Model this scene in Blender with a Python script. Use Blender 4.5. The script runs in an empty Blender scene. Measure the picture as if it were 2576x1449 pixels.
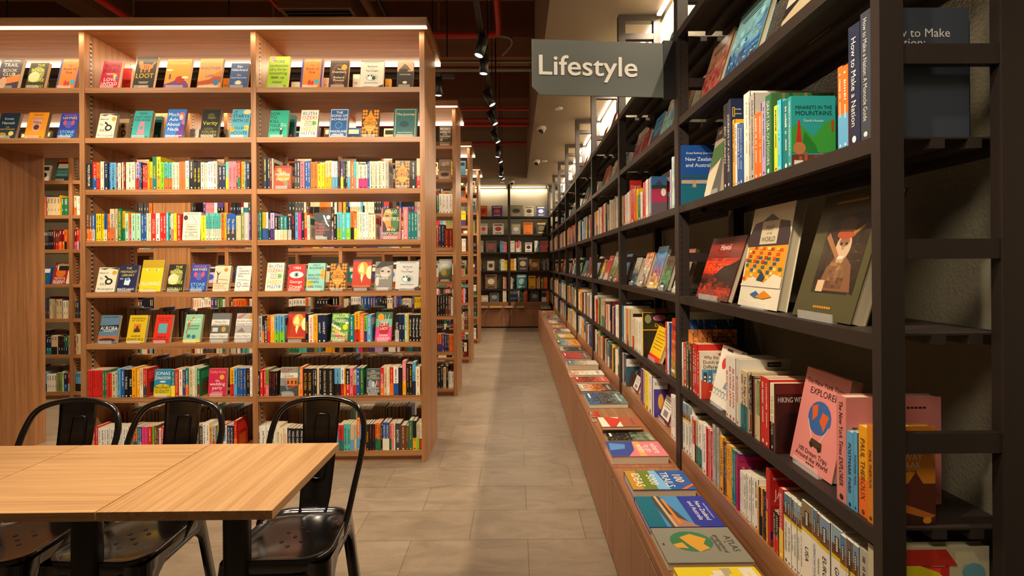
import bpy, math, random
from mathutils import Matrix, Vector
C = bpy.context.scene.collection
PI = math.pi
rnd = random.Random(7)

# ---------------------------------------------------------------- camera
W_, H_ = 2576, 1449
F_PX, EYE = 1223.0, 1.42
YAW, ROLL = -0.009, -0.0061            # looks a touch to the right, rolled a touch
CX, CY = 1298 + F_PX*0.009, 663.5
camd = bpy.data.cameras.new('camera'); cam = bpy.data.objects.new('camera', camd); C.objects.link(cam)
CM = Matrix.Rotation(YAW, 4, 'Z') @ Matrix.Rotation(PI/2, 4, 'X') @ Matrix.Rotation(ROLL, 4, 'Z')
cam.matrix_world = Matrix.Translation((0, 0, EYE)) @ CM
camd.sensor_width = 36; camd.lens = 36*F_PX/W_; camd.clip_start = 0.02
camd.shift_x = (W_/2-CX)/W_; camd.shift_y = (H_/2-CY)/W_ * -1 * -1
camd.shift_y = -(H_/2-CY)/W_
bpy.context.scene.camera = cam
R3 = CM.to_3x3()
def ray(u, v): return R3 @ Vector(((u-CX)/F_PX, -(v-CY)/F_PX, -1.0))
def at_y(u, v, Y):
    d = ray(u, v); t = Y/d.y; return Vector((d.x*t, Y, EYE+d.z*t))
def at_x(u, v, X):
    d = ray(u, v); t = X/d.x; return Vector((X, d.y*t, EYE+d.z*t))
def at_z(u, v, H):
    d = ray(u, v); t = (H-EYE)/d.z; return Vector((d.x*t, d.y*t, H))

# ---------------------------------------------------------------- view and world
sc = bpy.context.scene
sc.view_settings.view_transform = 'Standard'; sc.view_settings.look = 'None'
sc.view_settings.gamma = 1.0; sc.view_settings.use_curve_mapping = False
sc.view_settings.exposure = 0.30
wd = bpy.data.worlds.new('world'); sc.world = wd; wd.use_nodes = True
wd.node_tree.nodes['Background'].inputs[0].default_value = (1.0, 0.72, 0.45, 1)
wd.node_tree.nodes['Background'].inputs[1].default_value = 0.06

WARM = (1.0, 0.74, 0.44); NEUT = (1.0, 0.82, 0.60)
def aim(loc, tgt): return (Vector(tgt)-Vector(loc)).to_track_quat('-Z', 'Y')
def spot(loc, tgt, power, size=60, blend=0.5, col=NEUT, rad=0.035):
    l = bpy.data.lights.new('spot_or_fill', 'SPOT'); l.energy = power; l.spot_size = math.radians(size)
    l.spot_blend = blend; l.color = col; l.shadow_soft_size = rad
    o = bpy.data.objects.new('spot_or_fill', l); o.location = loc; o.rotation_mode = 'QUATERNION'
    o.rotation_quaternion = aim(loc, tgt); C.objects.link(o); return o
def area(loc, tgt, sx, sy, power, col=WARM, rz=None):
    l = bpy.data.lights.new('strip_lamp', 'AREA'); l.shape = 'RECTANGLE'; l.size = sx; l.size_y = sy
    l.energy = power; l.color = col
    o = bpy.data.objects.new('strip_lamp', l); o.location = loc
    if rz is not None: o.rotation_euler = rz
    else:
        o.rotation_mode = 'QUATERNION'; o.rotation_quaternion = aim(loc, tgt)
    C.objects.link(o); return o

# wooden bookcases: front face depth, LED strips under both overhangs
UY = [3.50, 5.23, 6.97, 8.70]; UD = 0.48; UTOP = 3.095
XR_U = [-0.625]*4
for i, y in enumerate(UY):
    ln = 5.2
    cx = -0.66-ln/2
    area((cx, y-0.062, UTOP-0.012), None, ln, 0.02, 15, WARM, (math.radians(14), 0, 0))
    area((cx, y+UD+0.062, UTOP-0.032), None, ln, 0.03, 26, WARM, (math.radians(-14), 0, 0))
# black shelving cove strips (one per bay), far wall cove
BAY0, BAYL, NB = 1.006, 1.284, 8
for k in range(NB):
    y = BAY0+BAYL*(k+0.5)
    area((1.045, y, 3.203), None, 0.028, 1.12, 42 if k else 20, NEUT, (0, math.radians(-20), 0))
for x in (-2.5, -1.55, -0.62, 0.30):
    area((x, 11.36, 3.20), None, 0.85, 0.02, 10, NEUT, (math.radians(-8), 0, 0))
# track spots over the main aisle (fixtures are built below with the same list)
TRK = [(3.62, (-0.90, 3.2, 0.6), 60), (3.95, (-0.42, 3.75, 0.0), 150), (4.75, (0.78, 4.45, 1.0), 70), (5.4, (0.8, 5.1, 1.0), 60),
       (6.2, (0.8, 5.9, 1.0), 60), (7.03, (-0.5, 6.8, 0.2), 50), (7.42, (0.8, 7.1, 1.0), 60), (8.6, (-0.6, 8.3, 0.6), 60), (8.9, (0.75, 8.6, 1.0), 60)]
for y, t, p in TRK: spot((-0.25, y, 2.98), t, p*1.6, 70, 0.6)
# spots of the next aisle between the first two wooden bookcases, those above the reading table, plus added fills
AIS = [(-0.70, 4.45, (-0.55, 4.75, 0.0), 90), (-1.9, 4.5, (-1.9, 4.9, 0.8), 70), (-3.1, 4.5, (-3.1, 4.9, 0.8), 70), (-4.4, 4.5, (-4.4, 4.9, 0.8), 70)]
for x, y, t, p in AIS: spot((x, y, 2.98), t, p*1.5, 95, 0.5)
for x in (-0.7, -1.9, -3.1):
    for y in (6.2, 7.9): spot((x, y, 2.98), (x, y+0.35, 0.8), 70, 95, 0.6)
FRT = [(-3.3, 1.75, (-3.0, 3.5, 1.3), 120), (-2.3, 1.75, (-2.3, 3.5, 1.1), 120), (-1.35, 1.75, (-1.35, 3.5, 1.2), 120), (-0.65, 1.75, (-0.75, 3.5, 1.1), 100),
       (-1.7, 1.55, (-1.55, 1.5, 0.7), 110), (-0.9, 1.55, (-0.8, 1.75, 0.7), 90), (0.25, 2.6, (0.15, 2.9, 0), 12),
       (-0.25, 1.0, (0.78, 1.75, 1.5), 120), (-0.25, 2.3, (0.75, 2.9, 0.9), 110), (-0.25, 0.55, (0.8, 1.45, 0.6), 60),
       (-0.5, 1.1, (0.45, 2.25, 2.3), 45)]  # last entry is an added fill, only there to brighten the hanging sign
for k_, (x, y, t, p) in enumerate(FRT): spot((x, y, 3.05), t, p*(1.02 if k_ < 4 else 1.15), 88 if k_ < 4 else 62, 0.75)
for x in (-3.4, -2.2, -1.0): spot((x, 2.0, 3.35), (x, 3.5, 2.5), 24, 75, 0.9)  # added front fills without fixtures, brightening the second shelf row

spot((-0.3, -0.3, 3.1), (1.05, 1.15, 1.5), 85, 60, 0.9, NEUT, 0.35)  # added soft fill behind the camera, brightens the near right wall and books

# ---------------------------------------------------------------- colours and materials
def lin(c): return c/12.92 if c <= 0.04045 else ((c+0.055)/1.055)**2.4
def hx(s):
    s = s.lstrip('#'); return tuple(lin(int(s[i:i+2], 16)/255) for i in (0, 2, 4))
COL = dict(k='#1b191b', d='#403e3e', g='#b5b0a8', w='#f0ece2', c='#efe3c2', r='#cf2a22', R='#7c1219', o='#ee7022', y='#f2cf1c', Z='#ffe21a', Y='#eea616',
           G='#23724a', L='#7cc82c', t='#16777a', T='#57b9ae', C='#46c8dc', b='#22569f', B='#1c2745', s='#5da5d0', p='#e57a86', P='#da2f79', v='#4c3775',
           l='#b9a3cf', n='#6a4028', e='#d2bd95', m='#b0dcb8', f='#7e8940')
CNAME = dict(k='black', d='dark grey', g='grey', w='white', c='cream', r='red', R='dark red', o='orange', y='yellow', Z='bright yellow', Y='amber', G='green', L='lime green',
             t='teal', T='turquoise', C='cyan', b='blue', B='navy', s='sky blue', p='pink', P='magenta', v='purple', l='lilac', n='brown', e='beige', m='pale green', f='olive', D='white')
COL['D'] = '#f0ece2'
CL = {k: hx(v) for k, v in COL.items()}
def col(c):
    if isinstance(c, tuple): return c
    return CL[c] if c in CL else hx(c)
def lum(c): return 0.2126*c[0]+0.7152*c[1]+0.0722*c[2]

def new_mat(name):
    m = bpy.data.materials.new(name); m.use_nodes = True
    return m, m.node_tree, m.node_tree.nodes['Principled BSDF']
def plain(name, c, rough=0.5, metal=0.0, spec=0.5, noise=0, coat=0):
    m, nt, b = new_mat(name)
    b.inputs['Base Color'].default_value = (*c, 1); b.inputs['Roughness'].default_value = rough
    b.inputs['Metallic'].default_value = metal; b.inputs['Specular IOR Level'].default_value = spec
    if coat: b.inputs['Coat Weight'].default_value = coat; b.inputs['Coat Roughness'].default_value = 0.12
    if noise:
        tc = nt.nodes.new('ShaderNodeTexCoord'); n = nt.nodes.new('ShaderNodeTexNoise'); n.inputs['Scale'].default_value = noise
        n.inputs['Detail'].default_value = 5
        nt.links.new(tc.outputs['Object'], n.inputs['Vector'])
        bp = nt.nodes.new('ShaderNodeBump'); bp.inputs['Strength'].default_value = 0.6 if noise == 130 else 0.25; bp.inputs['Distance'].default_value = 0.004
        nt.links.new(n.outputs['Fac'], bp.inputs['Height']); nt.links.new(bp.outputs[0], b.inputs['Normal'])
        mx = nt.nodes.new('ShaderNodeMix'); mx.data_type = 'RGBA'
        mx.inputs['A'].default_value = (*[x*0.85 for x in c], 1); mx.inputs['B'].default_value = (*[min(1, x*1.12) for x in c], 1)
        nt.links.new(n.outputs['Fac'], mx.inputs['Factor']); nt.links.new(mx.outputs['Result'], b.inputs['Base Color'])
    return m
def wood(name, axis, dark, light, rough=0.42):
    m, nt, b = new_mat(name); N = nt.nodes; L = nt.links
    tc = N.new('ShaderNodeTexCoord'); mp = N.new('ShaderNodeMapping'); L.new(tc.outputs['Object'], mp.inputs['Vector'])
    s = [1, 1, 1]; s[axis] = 0.016; mp.inputs['Scale'].default_value = s
    n1 = N.new('ShaderNodeTexNoise'); n1.inputs['Scale'].default_value = 170; n1.inputs['Detail'].default_value = 6; n1.inputs['Roughness'].default_value = 0.7
    n2 = N.new('ShaderNodeTexNoise'); n2.inputs['Scale'].default_value = 34; n2.inputs['Detail'].default_value = 3; n2.inputs['Distortion'].default_value = 0.4
    L.new(mp.outputs[0], n1.inputs['Vector']); L.new(mp.outputs[0], n2.inputs['Vector'])
    ad = N.new('ShaderNodeMath'); ad.operation = 'MULTIPLY_ADD'; L.new(n1.outputs['Fac'], ad.inputs[0]); ad.inputs[1].default_value = 0.6
    ml = N.new('ShaderNodeMath'); ml.operation = 'MULTIPLY'; L.new(n2.outputs['Fac'], ml.inputs[0]); ml.inputs[1].default_value = 0.4
    L.new(ml.outputs[0], ad.inputs[2])
    cr = N.new('ShaderNodeValToRGB'); cr.color_ramp.elements[0].position = 0.36; cr.color_ramp.elements[1].position = 0.64
    cr.color_ramp.elements[0].color = (*dark, 1); cr.color_ramp.elements[1].color = (*light, 1)
    L.new(ad.outputs[0], cr.inputs[0]); L.new(cr.outputs[0], b.inputs['Base Color'])
    b.inputs['Roughness'].default_value = rough
    bp = N.new('ShaderNodeBump'); bp.inputs['Strength'].default_value = 0.12; bp.inputs['Distance'].default_value = 0.001
    L.new(n1.outputs['Fac'], bp.inputs['Height']); L.new(bp.outputs[0], b.inputs['Normal'])
    return m
WD, WL = hx('#84552f'), hx('#bd8859')
M = {}
M['wx'] = wood('oak_laminate_lengthwise', 0, WD, WL); M['wy'] = wood('oak_laminate_crosswise', 1, WD, WL); M['wz'] = wood('oak_laminate_upright', 2, WD, WL)
CD, CLT = hx('#7a4e34'), hx('#a87650')
M['cy'] = wood('cabinet_laminate_lengthwise', 1, CD, CLT); M['cz'] = wood('cabinet_laminate_upright', 2, CD, CLT); M['cx'] = wood('cabinet_laminate_crosswise', 0, CD, CLT)
TD, TL = hx('#b08254'), hx('#d8ac78')
M['tx'] = wood('table_laminate_lengthwise', 0, TD, TL, 0.36); M['ty'] = wood('table_laminate_crosswise', 1, TD, TL, 0.36)
M['metal'] = plain('brown_black_powder_coat', hx('#2f2622'), 0.5, 0, 0.4, 420)
M['black'] = plain('black_plastic', hx('#141312'), 0.45)
M['chair'] = plain('glossy_black_enamel', hx('#191513'), 0.22, 0.35, 0.7, 0, 0.6)
M['col'] = plain('black_steel_column', hx('#1d1b18'), 0.38, 0.3)
M['steel'] = plain('brushed_steel', hx('#c9c5bd'), 0.3, 0.9)
M['red'] = plain('red_pipe_paint', hx('#b01d12'), 0.4)
M['pipe'] = plain('galvanised_pipe', hx('#8c8378'), 0.4, 0.6)
M['wall'] = plain('textured_olive_wallpaper', hx('#8d8672'), 0.8, 0, 0.3, 130)
M['soffit'] = plain('painted_soffit', hx('#8a7c6c'), 0.85)
M['slab'] = plain('dark_open_ceiling', hx('#ae8462'), 0.9, 0, 0.3, 8)
M['beam'] = plain('dark_beam_paint', hx('#6e4e3a'), 0.9)
M['white'] = plain('white_plastic', hx('#e6e0d4'), 0.35)
M['sign'] = plain('grey_sign_paint', hx('#5f6460'), 0.5)
M['ltr'] = plain('white_sign_letters', hx('#f4f0e6'), 0.4)
def emis(name, c, s):
    m, nt, b = new_mat(name); b.inputs['Base Color'].default_value = (*c, 1)
    b.inputs['Emission Color'].default_value = (*c, 1); b.inputs['Emission Strength'].default_value = s; return m
M['led'] = emis('warm_led', (1.0, 0.80, 0.55), 5.0); M['lens'] = emis('lamp_lens', (1.0, 0.9, 0.78), 7.0)
m, nt, b = new_mat('clear_acrylic'); b.inputs['Alpha'].default_value = 0.22; b.inputs['Roughness'].default_value = 0.08
b.inputs['Base Color'].default_value = (0.85, 0.85, 0.82, 1); M['acr'] = m
M['glow'] = emis('warm_led_diffuser', (1.0, 0.74, 0.42), 1.7)
def attr_mat(name, rough, coat, paper=False):
    m, nt, b = new_mat(name); a = nt.nodes.new('ShaderNodeAttribute'); a.attribute_name = 'Col'
    nt.links.new(a.outputs['Color'], b.inputs['Base Color']); b.inputs['Roughness'].default_value = rough; b.inputs['Specular IOR Level'].default_value = 0.35
    if coat: b.inputs['Coat Weight'].default_value = coat; b.inputs['Coat Roughness'].default_value = 0.15
    return m
M['cov'] = attr_mat('printed_cover', 0.45, 0.12)
M['pap'] = plain('page_edges', hx('#cdbfa2'), 0.85, 0, 0.2, 900)
# slotted shelf standard: real metal strip with a repeating slot colour
m, nt, b = new_mat('slotted_steel'); tc = nt.nodes.new('ShaderNodeTexCoord'); sx = nt.nodes.new('ShaderNodeSeparateXYZ')
nt.links.new(tc.outputs['Object'], sx.inputs[0]); m1 = nt.nodes.new('ShaderNodeMath'); m1.operation = 'MODULO'; m1.inputs[1].default_value = 0.032
nt.links.new(sx.outputs['Z'], m1.inputs[0]); m2 = nt.nodes.new('ShaderNodeMath'); m2.operation = 'GREATER_THAN'; m2.inputs[1].default_value = 0.016
nt.links.new(m1.outputs[0], m2.inputs[0]); mx = nt.nodes.new('ShaderNodeMix'); mx.data_type = 'RGBA'
mx.inputs['A'].default_value = (0.45, 0.43, 0.4, 1); mx.inputs['B'].default_value = (0.02, 0.02, 0.02, 1)
nt.links.new(m2.outputs[0], mx.inputs['Factor']); nt.links.new(mx.outputs['Result'], b.inputs['Base Color']); b.inputs['Roughness'].default_value = 0.35; M['slot'] = m
# floor tiles 0.3 x 0.6 m
m, nt, b = new_mat('stone_look_floor_tiles'); N = nt.nodes; L = nt.links
tc = N.new('ShaderNodeTexCoord'); mp = N.new('ShaderNodeMapping'); mp.inputs['Location'].default_value = (0.548+6, -0.105+6, 0)
L.new(tc.outputs['Object'], mp.inputs['Vector']); br = N.new('ShaderNodeTexBrick')
br.inputs['Scale'].default_value = 1; br.inputs['Brick Width'].default_value = 0.6; br.inputs['Row Height'].default_value = 0.3
br.inputs['Mortar Size'].default_value = 0.0022; br.inputs['Mortar Smooth'].default_value = 0.2; br.inputs['Bias'].default_value = 0
br.inputs['Color1'].default_value = (*hx('#8e7f6d'), 1); br.inputs['Color2'].default_value = (*hx('#817261'), 1); br.inputs['Mortar'].default_value = (*hx('#665b4d'), 1)
L.new(mp.outputs[0], br.inputs['Vector'])
n1 = N.new('ShaderNodeTexNoise'); n1.inputs['Scale'].default_value = 5.5; n1.inputs['Detail'].default_value = 9; n1.inputs['Roughness'].default_value = 0.68; n1.inputs['Distortion'].default_value = 1.2
mp2 = N.new('ShaderNodeMapping'); mp2.inputs['Scale'].default_value = (0.6, 1.6, 1); L.new(tc.outputs['Object'], mp2.inputs['Vector']); L.new(mp2.outputs[0], n1.inputs['Vector'])
mx = N.new('ShaderNodeMix'); mx.data_type = 'RGBA'; mx.blend_type = 'MULTIPLY'; mx.inputs['Factor'].default_value = 1
cr = N.new('ShaderNodeValToRGB'); cr.color_ramp.elements[0].position = 0.3; cr.color_ramp.elements[1].position = 0.7
cr.color_ramp.elements[0].color = (0.66, 0.64, 0.62, 1); cr.color_ramp.elements[1].color = (1.12, 1.1, 1.08, 1)
L.new(n1.outputs['Fac'], cr.inputs[0]); L.new(br.outputs['Color'], mx.inputs['A']); L.new(cr.outputs[0], mx.inputs['B']); L.new(mx.outputs['Result'], b.inputs['Base Color'])
b.inputs['Roughness'].default_value = 0.34
bp = N.new('ShaderNodeBump'); bp.inputs['Strength'].default_value = 0.3; bp.inputs['Distance'].default_value = 0.002; bp.invert = True
L.new(br.outputs['Fac'], bp.inputs['Height']); L.new(bp.outputs[0], b.inputs['Normal']); M['floor'] = m

# ---------------------------------------------------------------- glyphs of the built-in font
GC = {}
def _str_mesh(s, res):
    cu = bpy.data.curves.new('g', 'FONT'); cu.body = s; cu.size = 1; cu.resolution_u = res; cu.fill_mode = 'FRONT'
    o = bpy.data.objects.new('g', cu); me = bpy.data.meshes.new_from_object(o)
    v = [(p.co.x, p.co.y) for p in me.vertices]; f = [tuple(p.vertices) for p in me.polygons]
    bpy.data.meshes.remove(me); bpy.data.objects.remove(o); bpy.data.curves.remove(cu); return v, f
def _wid(s):
    v, f = _str_mesh(s, 1); return max(p[0] for p in v)-min(p[0] for p in v) if v else 0
def glyph(ch, res=2):
    k = (ch, res)
    if k not in GC:
        v, f = _str_mesh(ch, res) if ch != ' ' else ([], [])
        adv = _wid('H'+ch+'H')-_wid('HH'); GC[k] = (v, f, adv)
    return GC[k]
def layout(s, res=2):
    """one line of text at size 1: vertices, faces, width (cap height is about 0.73)"""
    V, F, x = [], [], 0
    for ch in s:
        v, f, a = glyph(ch, res); n = len(V)
        V += [(p[0]+x, p[1]) for p in v]; F += [tuple(i+n for i in q) for q in f]; x += a
    return V, F, x

# ---------------------------------------------------------------- mesh building
class MB:
    def __init__(s): s.v = []; s.f = []; s.c = []; s.m = []; s.sm = []
    def face(s, pts, c=(1, 1, 1), m=0, sm=False):
        n = len(s.v); s.v += [tuple(p) for p in pts]; s.f.append(tuple(range(n, n+len(pts)))); s.c.append(c); s.m.append(m); s.sm.append(sm)
    def box(s, x0, x1, y0, y1, z0, z1, c=(1, 1, 1), m=0, T=None):
        P = [Vector((x, y, z)) for z in (z0, z1) for y in (y0, y1) for x in (x0, x1)]
        if T is not None: P = [T @ p for p in P]
        n = len(s.v); s.v += [tuple(p) for p in P]
        for q in ((0, 2, 3, 1), (4, 5, 7, 6), (0, 1, 5, 4), (2, 6, 7, 3), (0, 4, 6, 2), (1, 3, 7, 5)):
            s.f.append(tuple(i+n for i in q)); s.c.append(c); s.m.append(m); s.sm.append(False)
    def grid(s, rows, c=(1, 1, 1), m=0, closed=False, sm=True):
        n = len(s.v); w = len(rows[0])
        for r in rows: s.v += [tuple(p) for p in r]
        for i in range(len(rows)-1):
            for j in range(w if closed else w-1):
                a, b2 = n+i*w+j, n+i*w+(j+1) % w
                s.f.append((a, b2, b2+w, a+w)); s.c.append(c); s.m.append(m); s.sm.append(sm)
    def tube(s, pts, r, n=12, c=(1, 1, 1), m=0, cap=True):
        pts = [Vector(p) for p in pts]; rows = []; up = None
        for i, p in enumerate(pts):
            d = (pts[min(i+1, len(pts)-1)]-pts[max(i-1, 0)]).normalized()
            if up is None: up = Vector((0, 0, 1)) if abs(d.z) < 0.9 else Vector((1, 0, 0))
            a = d.cross(up).normalized(); up = a.cross(d).normalized(); rr = r[i] if isinstance(r, (list, tuple)) else r
            rows.append([p+rr*(a*math.cos(t)+up*math.sin(t)) for t in [2*PI*k/n for k in range(n)]])
        s.grid(rows, c, m, True)
        if cap: s.face(rows[0][::-1] if True else rows[0], c, m); s.face(rows[-1], c, m)
    # drawing on a face: frame F = (origin, U, V, N); coordinates in metres along U and V
    def P(s, F, u, v, lift): return F[0]+F[1]*u+F[2]*v+F[3]*lift
    def rect(s, F, u0, v0, u1, v1, c, lift=0.0004, m=0):
        s.face([s.P(F, u0, v0, lift), s.P(F, u1, v0, lift), s.P(F, u1, v1, lift), s.P(F, u0, v1, lift)], c, m)
    def poly(s, F, pts, c, lift=0.0005, m=0): s.face([s.P(F, u, v, lift) for u, v in pts], c, m)
    def ell(s, F, cu, cv, ru, rv, c, lift=0.0006, n=20, m=0, a0=0, a1=2*PI):
        s.face([s.P(F, cu+ru*math.cos(a0+(a1-a0)*k/n), cv+rv*math.sin(a0+(a1-a0)*k/n), lift) for k in range(n if a1-a0 > 6.2 else n+1)], c, m)
    def text(s, F, t, cu, cv, h, c, maxw=None, lift=0.0009, res=2, m=0, align='c', stretch=None):
        V, Fc, w = layout(t, res)
        if not V: return
        k = h/0.73; kx = k
        if maxw and w*k > maxw:
            kx = maxw/w
            if kx < 0.6*k: k = kx/0.6
        if stretch: kx = stretch/w
        off = -w*kx/2 if align == 'c' else 0
        n = len(s.v)
        s.v += [tuple(s.P(F, cu+off+p[0]*kx, cv+(p[1]-0.365)*k, lift)) for p in V]
        for q in Fc: s.f.append(tuple(i+n for i in q)); s.c.append(c); s.m.append(m); s.sm.append(False)
    def mesh(s, name, mats):
        me = bpy.data.meshes.new(name); me.from_pydata(s.v, [], s.f)
        for mm in mats: me.materials.append(mm)
        me.polygons.foreach_set('material_index', s.m); me.polygons.foreach_set('use_smooth', s.sm)
        if any(mm is M['cov'] for mm in mats):
            a = me.attributes.new('Col', 'FLOAT_COLOR', 'CORNER'); buf = []
            for q, c in zip(s.f, s.c): buf += [c[0], c[1], c[2], 1.0]*len(q)
            a.data.foreach_set('color', buf)
        me.update(); return me
    def build(s, name, mats, parent=None, loc=None, mw=None):
        if not isinstance(mats, (list, tuple)): mats = [mats]
        o = bpy.data.objects.new(name, s.mesh(name, mats)); C.objects.link(o)
        if parent: o.parent = parent
        if loc is not None: o.location = loc
        if mw is not None: o.matrix_world = mw
        return o
def tag(o, label=None, cat=None, group=None, kind=None):
    if label: o['label'] = label
    if cat: o['category'] = cat
    if group: o['group'] = group
    if kind: o['kind'] = kind
    return o
def empty(name, loc, label, cat, group=None, rz=0):
    o = bpy.data.objects.new(name, None); C.objects.link(o); o.location = loc; o.rotation_euler = (0, 0, rz); o.empty_display_size = 0.05
    return tag(o, label, cat, group)
def boxobj(name, mat, b, parent=None, bev=0):
    m_ = MB(); m_.box(*b); o = m_.build(name, mat, parent)
    if bev:
        md = o.modifiers.new('bevel', 'BEVEL'); md.width = bev; md.segments = 2; md.limit_method = 'ANGLE'
    return o
def ordn(n):
    w = ['zeroth', 'first', 'second', 'third', 'fourth', 'fifth', 'sixth', 'seventh', 'eighth', 'ninth', 'tenth', 'eleventh', 'twelfth']
    if n < len(w): return w[n]
    return '%d%s' % (n, 'th' if 10 <= n % 100 <= 20 else {1: 'st', 2: 'nd', 3: 'rd'}.get(n % 10, 'th'))

# ================================================================ the room
def struct(name, mat, *boxes):
    m_ = MB()
    for b_ in boxes: m_.box(*b_)
    return tag(m_.build(name, mat), kind='structure')
struct('floor', M['floor'], (-7, 1.11, -1.0, 11.5, -0.05, 0))
struct('wall_right', M['wall'], (1.09, 1.15, -1.0, 11.5, 0, 4.75))
struct('wall_far', M['wall'], (-7, 1.15, 11.44, 11.5, 0, 4.75))
struct('wall_left', M['wall'], (-7.05, -7, -1.0, 11.5, 0, 4.75))
struct('ceiling', M['slab'], (-7, 1.15, -1.0, 11.5, 4.7, 4.78))
struct('trim_1', M['soffit'], (0.245, 1.088, -1.0, 11.438, 3.25, 3.29), (-7, 0.245, 10.41, 11.438, 3.25, 3.29),
       (0.245, 0.262, -1.0, 10.41, 3.29, 4.7), (-7, 0.245, 10.41, 10.43, 3.29, 4.7))
struct('trim_2', M['beam'], (-7, 0.24, 6.07, 6.65, 4.25, 4.7)); struct('trim_3', M['beam'], (-7, 0.24, 8.3, 8.75, 4.25, 4.7))
struct('trim_4', M['beam'], (-7, 0.24, 3.3, 3.7, 4.4, 4.7)); struct('trim_5', M['beam'], (-5.0, -4.7, -1, 10.4, 4.3, 4.7))

def pipe(name, pts, r, mat, label, cat='pipe', n=10):
    m_ = MB(); m_.tube(pts, r, n); return tag(m_.build(name, mat), label, cat)
def arc(p0, c, p1, n=6):
    p0, c, p1 = Vector(p0), Vector(c), Vector(p1); return [tuple(p0*(1-t)**2+c*2*t*(1-t)+p1*t*t) for t in [k/n for k in range(n+1)]]
hp = 3.90
e = at_z(1256, 88, hp)
o = pipe('sprinkler_pipe', [(-5, e.y, hp)]+arc((e.x-0.12, e.y, hp), (e.x, e.y, hp), (e.x, e.y-0.12, hp))+[(e.x, -0.8, hp)], 0.034, M['red'], 'thick red sprinkler pipe turning a corner right above the first track spotlight', 'pipe')
def rod(parent, x, y, z0, z1, r, mat):
    m_ = MB(); m_.tube([(x, y, z0), (x, y, z1)], r, 6); m_.build('hanger_rod', mat, parent)
for x in (-4.1, -2.6, -0.82): rod(o, x, e.y, hp+0.02, 4.7, 0.009, M['pipe'])
for j, (yy, rr, lb) in enumerate([(275, 0.024, 'red sprinkler pipe crossing above the second wooden bookcase'), (302, 0.03, 'upper of two close red pipes crossing deep in the open ceiling'),
                   (314, 0.03, 'lower of two close red pipes crossing deep in the open ceiling'), (361, 0.03, 'farthest level red pipe across the dark open ceiling')]):
    Y = at_z(1250, yy, hp).y
    if j == 2: Y = at_z(1250, 302, hp).y; hq = at_y(1250, 315, Y).z
    else: hq = hp
    o = pipe('sprinkler_pipe', [(-5, Y, hq), (0.23, Y, hq)], rr, M['red'], lb)
    if j != 2:
        for x in (-0.5, -2.2): rod(o, x, Y, hq+0.02, 4.7, 0.007, M['pipe'])
pipe('sprinkler_pipe', [(-4.0, 2.5, 3.99), (-4.0, 5.9, 3.99)], 0.035, M['red'], 'red pipe running away above the middle bay of the nearest bookcase')
pipe('sprinkler_pipe', [(-2.4, 2.5, 4.04), (-2.4, 5.0, 4.04)], 0.02, M['red'], 'thin red pipe running away left of the ceiling air vent')
pipe('conduit', [(-5, 6.28, 4.03), (0.23, 6.28, 4.03)], 0.02, M['pipe'], 'upper grey conduit crossing behind the sprinkler pipe corner', 'pipe')
pipe('conduit', [(-5, 6.42, 3.99), (0.23, 6.42, 3.99)], 0.035, M['pipe'], 'lower thicker grey conduit crossing behind the sprinkler pipe corner', 'pipe')
pipe('cable_tray', [(-1.46, 2.3, 4.0), (-1.46, 5.6, 4.0)], 0.05, M['beam'], 'brown cable tray running away right of the ceiling air vent', 'cable tray', 4)
pipe('cable_tray', [(-1.33, 2.3, 4.0), (-1.33, 5.6, 4.0)], 0.022, M['black'], 'slim black cable run beside the brown cable tray', 'cable tray', 4)
pipe('hose', arc((e.x-0.02, e.y+0.06, hp+0.02), (e.x+0.28, e.y+0.06, hp+0.02), (e.x+0.02, e.y+0.3, hp-0.09), 10), 0.016, M['pipe'], 'grey flexible hose looping from the red pipe corner', 'hose')
# ceiling vent
v = empty('ceiling_vent', (-1.97, 5.1, 3.98), 'dark square air vent hanging above the nearest wooden bookcase', 'vent')
m_ = MB(); m_.box(-0.36, 0.36, -0.3, 0.3, 0.03, 0.2); m_.box(-0.36, 0.36, -0.3, -0.27, -0.03, 0.03); m_.box(-0.36, 0.36, 0.27, 0.3, -0.03, 0.03)
m_.box(-0.36, -0.33, -0.27, 0.27, -0.03, 0.03); m_.box(0.33, 0.36, -0.27, 0.27, -0.03, 0.03); m_.build('housing', M['beam'], v)
m_ = MB()
for k in range(9): m_.box(-0.33, 0.33, -0.25+k*0.06, -0.235+k*0.06, -0.025, 0.02)
m_.build('grille', M['black'], v)
rod(v, -0.3, 0, 0.2, 0.72, 0.008, M['pipe']); rod(v, 0.3, 0, 0.2, 0.72, 0.008, M['pipe'])
# thin ceiling hanger rods seen on their own
for j, (u, v0, Y) in enumerate([(1125, 60, 5.0), (1395, 0, 0), (1247, 100, 6.0), (1237, 120, 5.6)]):
    if Y == 0: continue
    p = at_y(u, 150, Y); pipe('hanger_rod', [(p.x, Y, 3.55), (p.x, Y, 4.7)], 0.006, M['black'], ['thin black drop rod above the second wooden bookcase', '', 'thin drop rod right of the spotlight track', 'thin drop rod just behind the second spotlight'][j], 'rod', 6)

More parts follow.
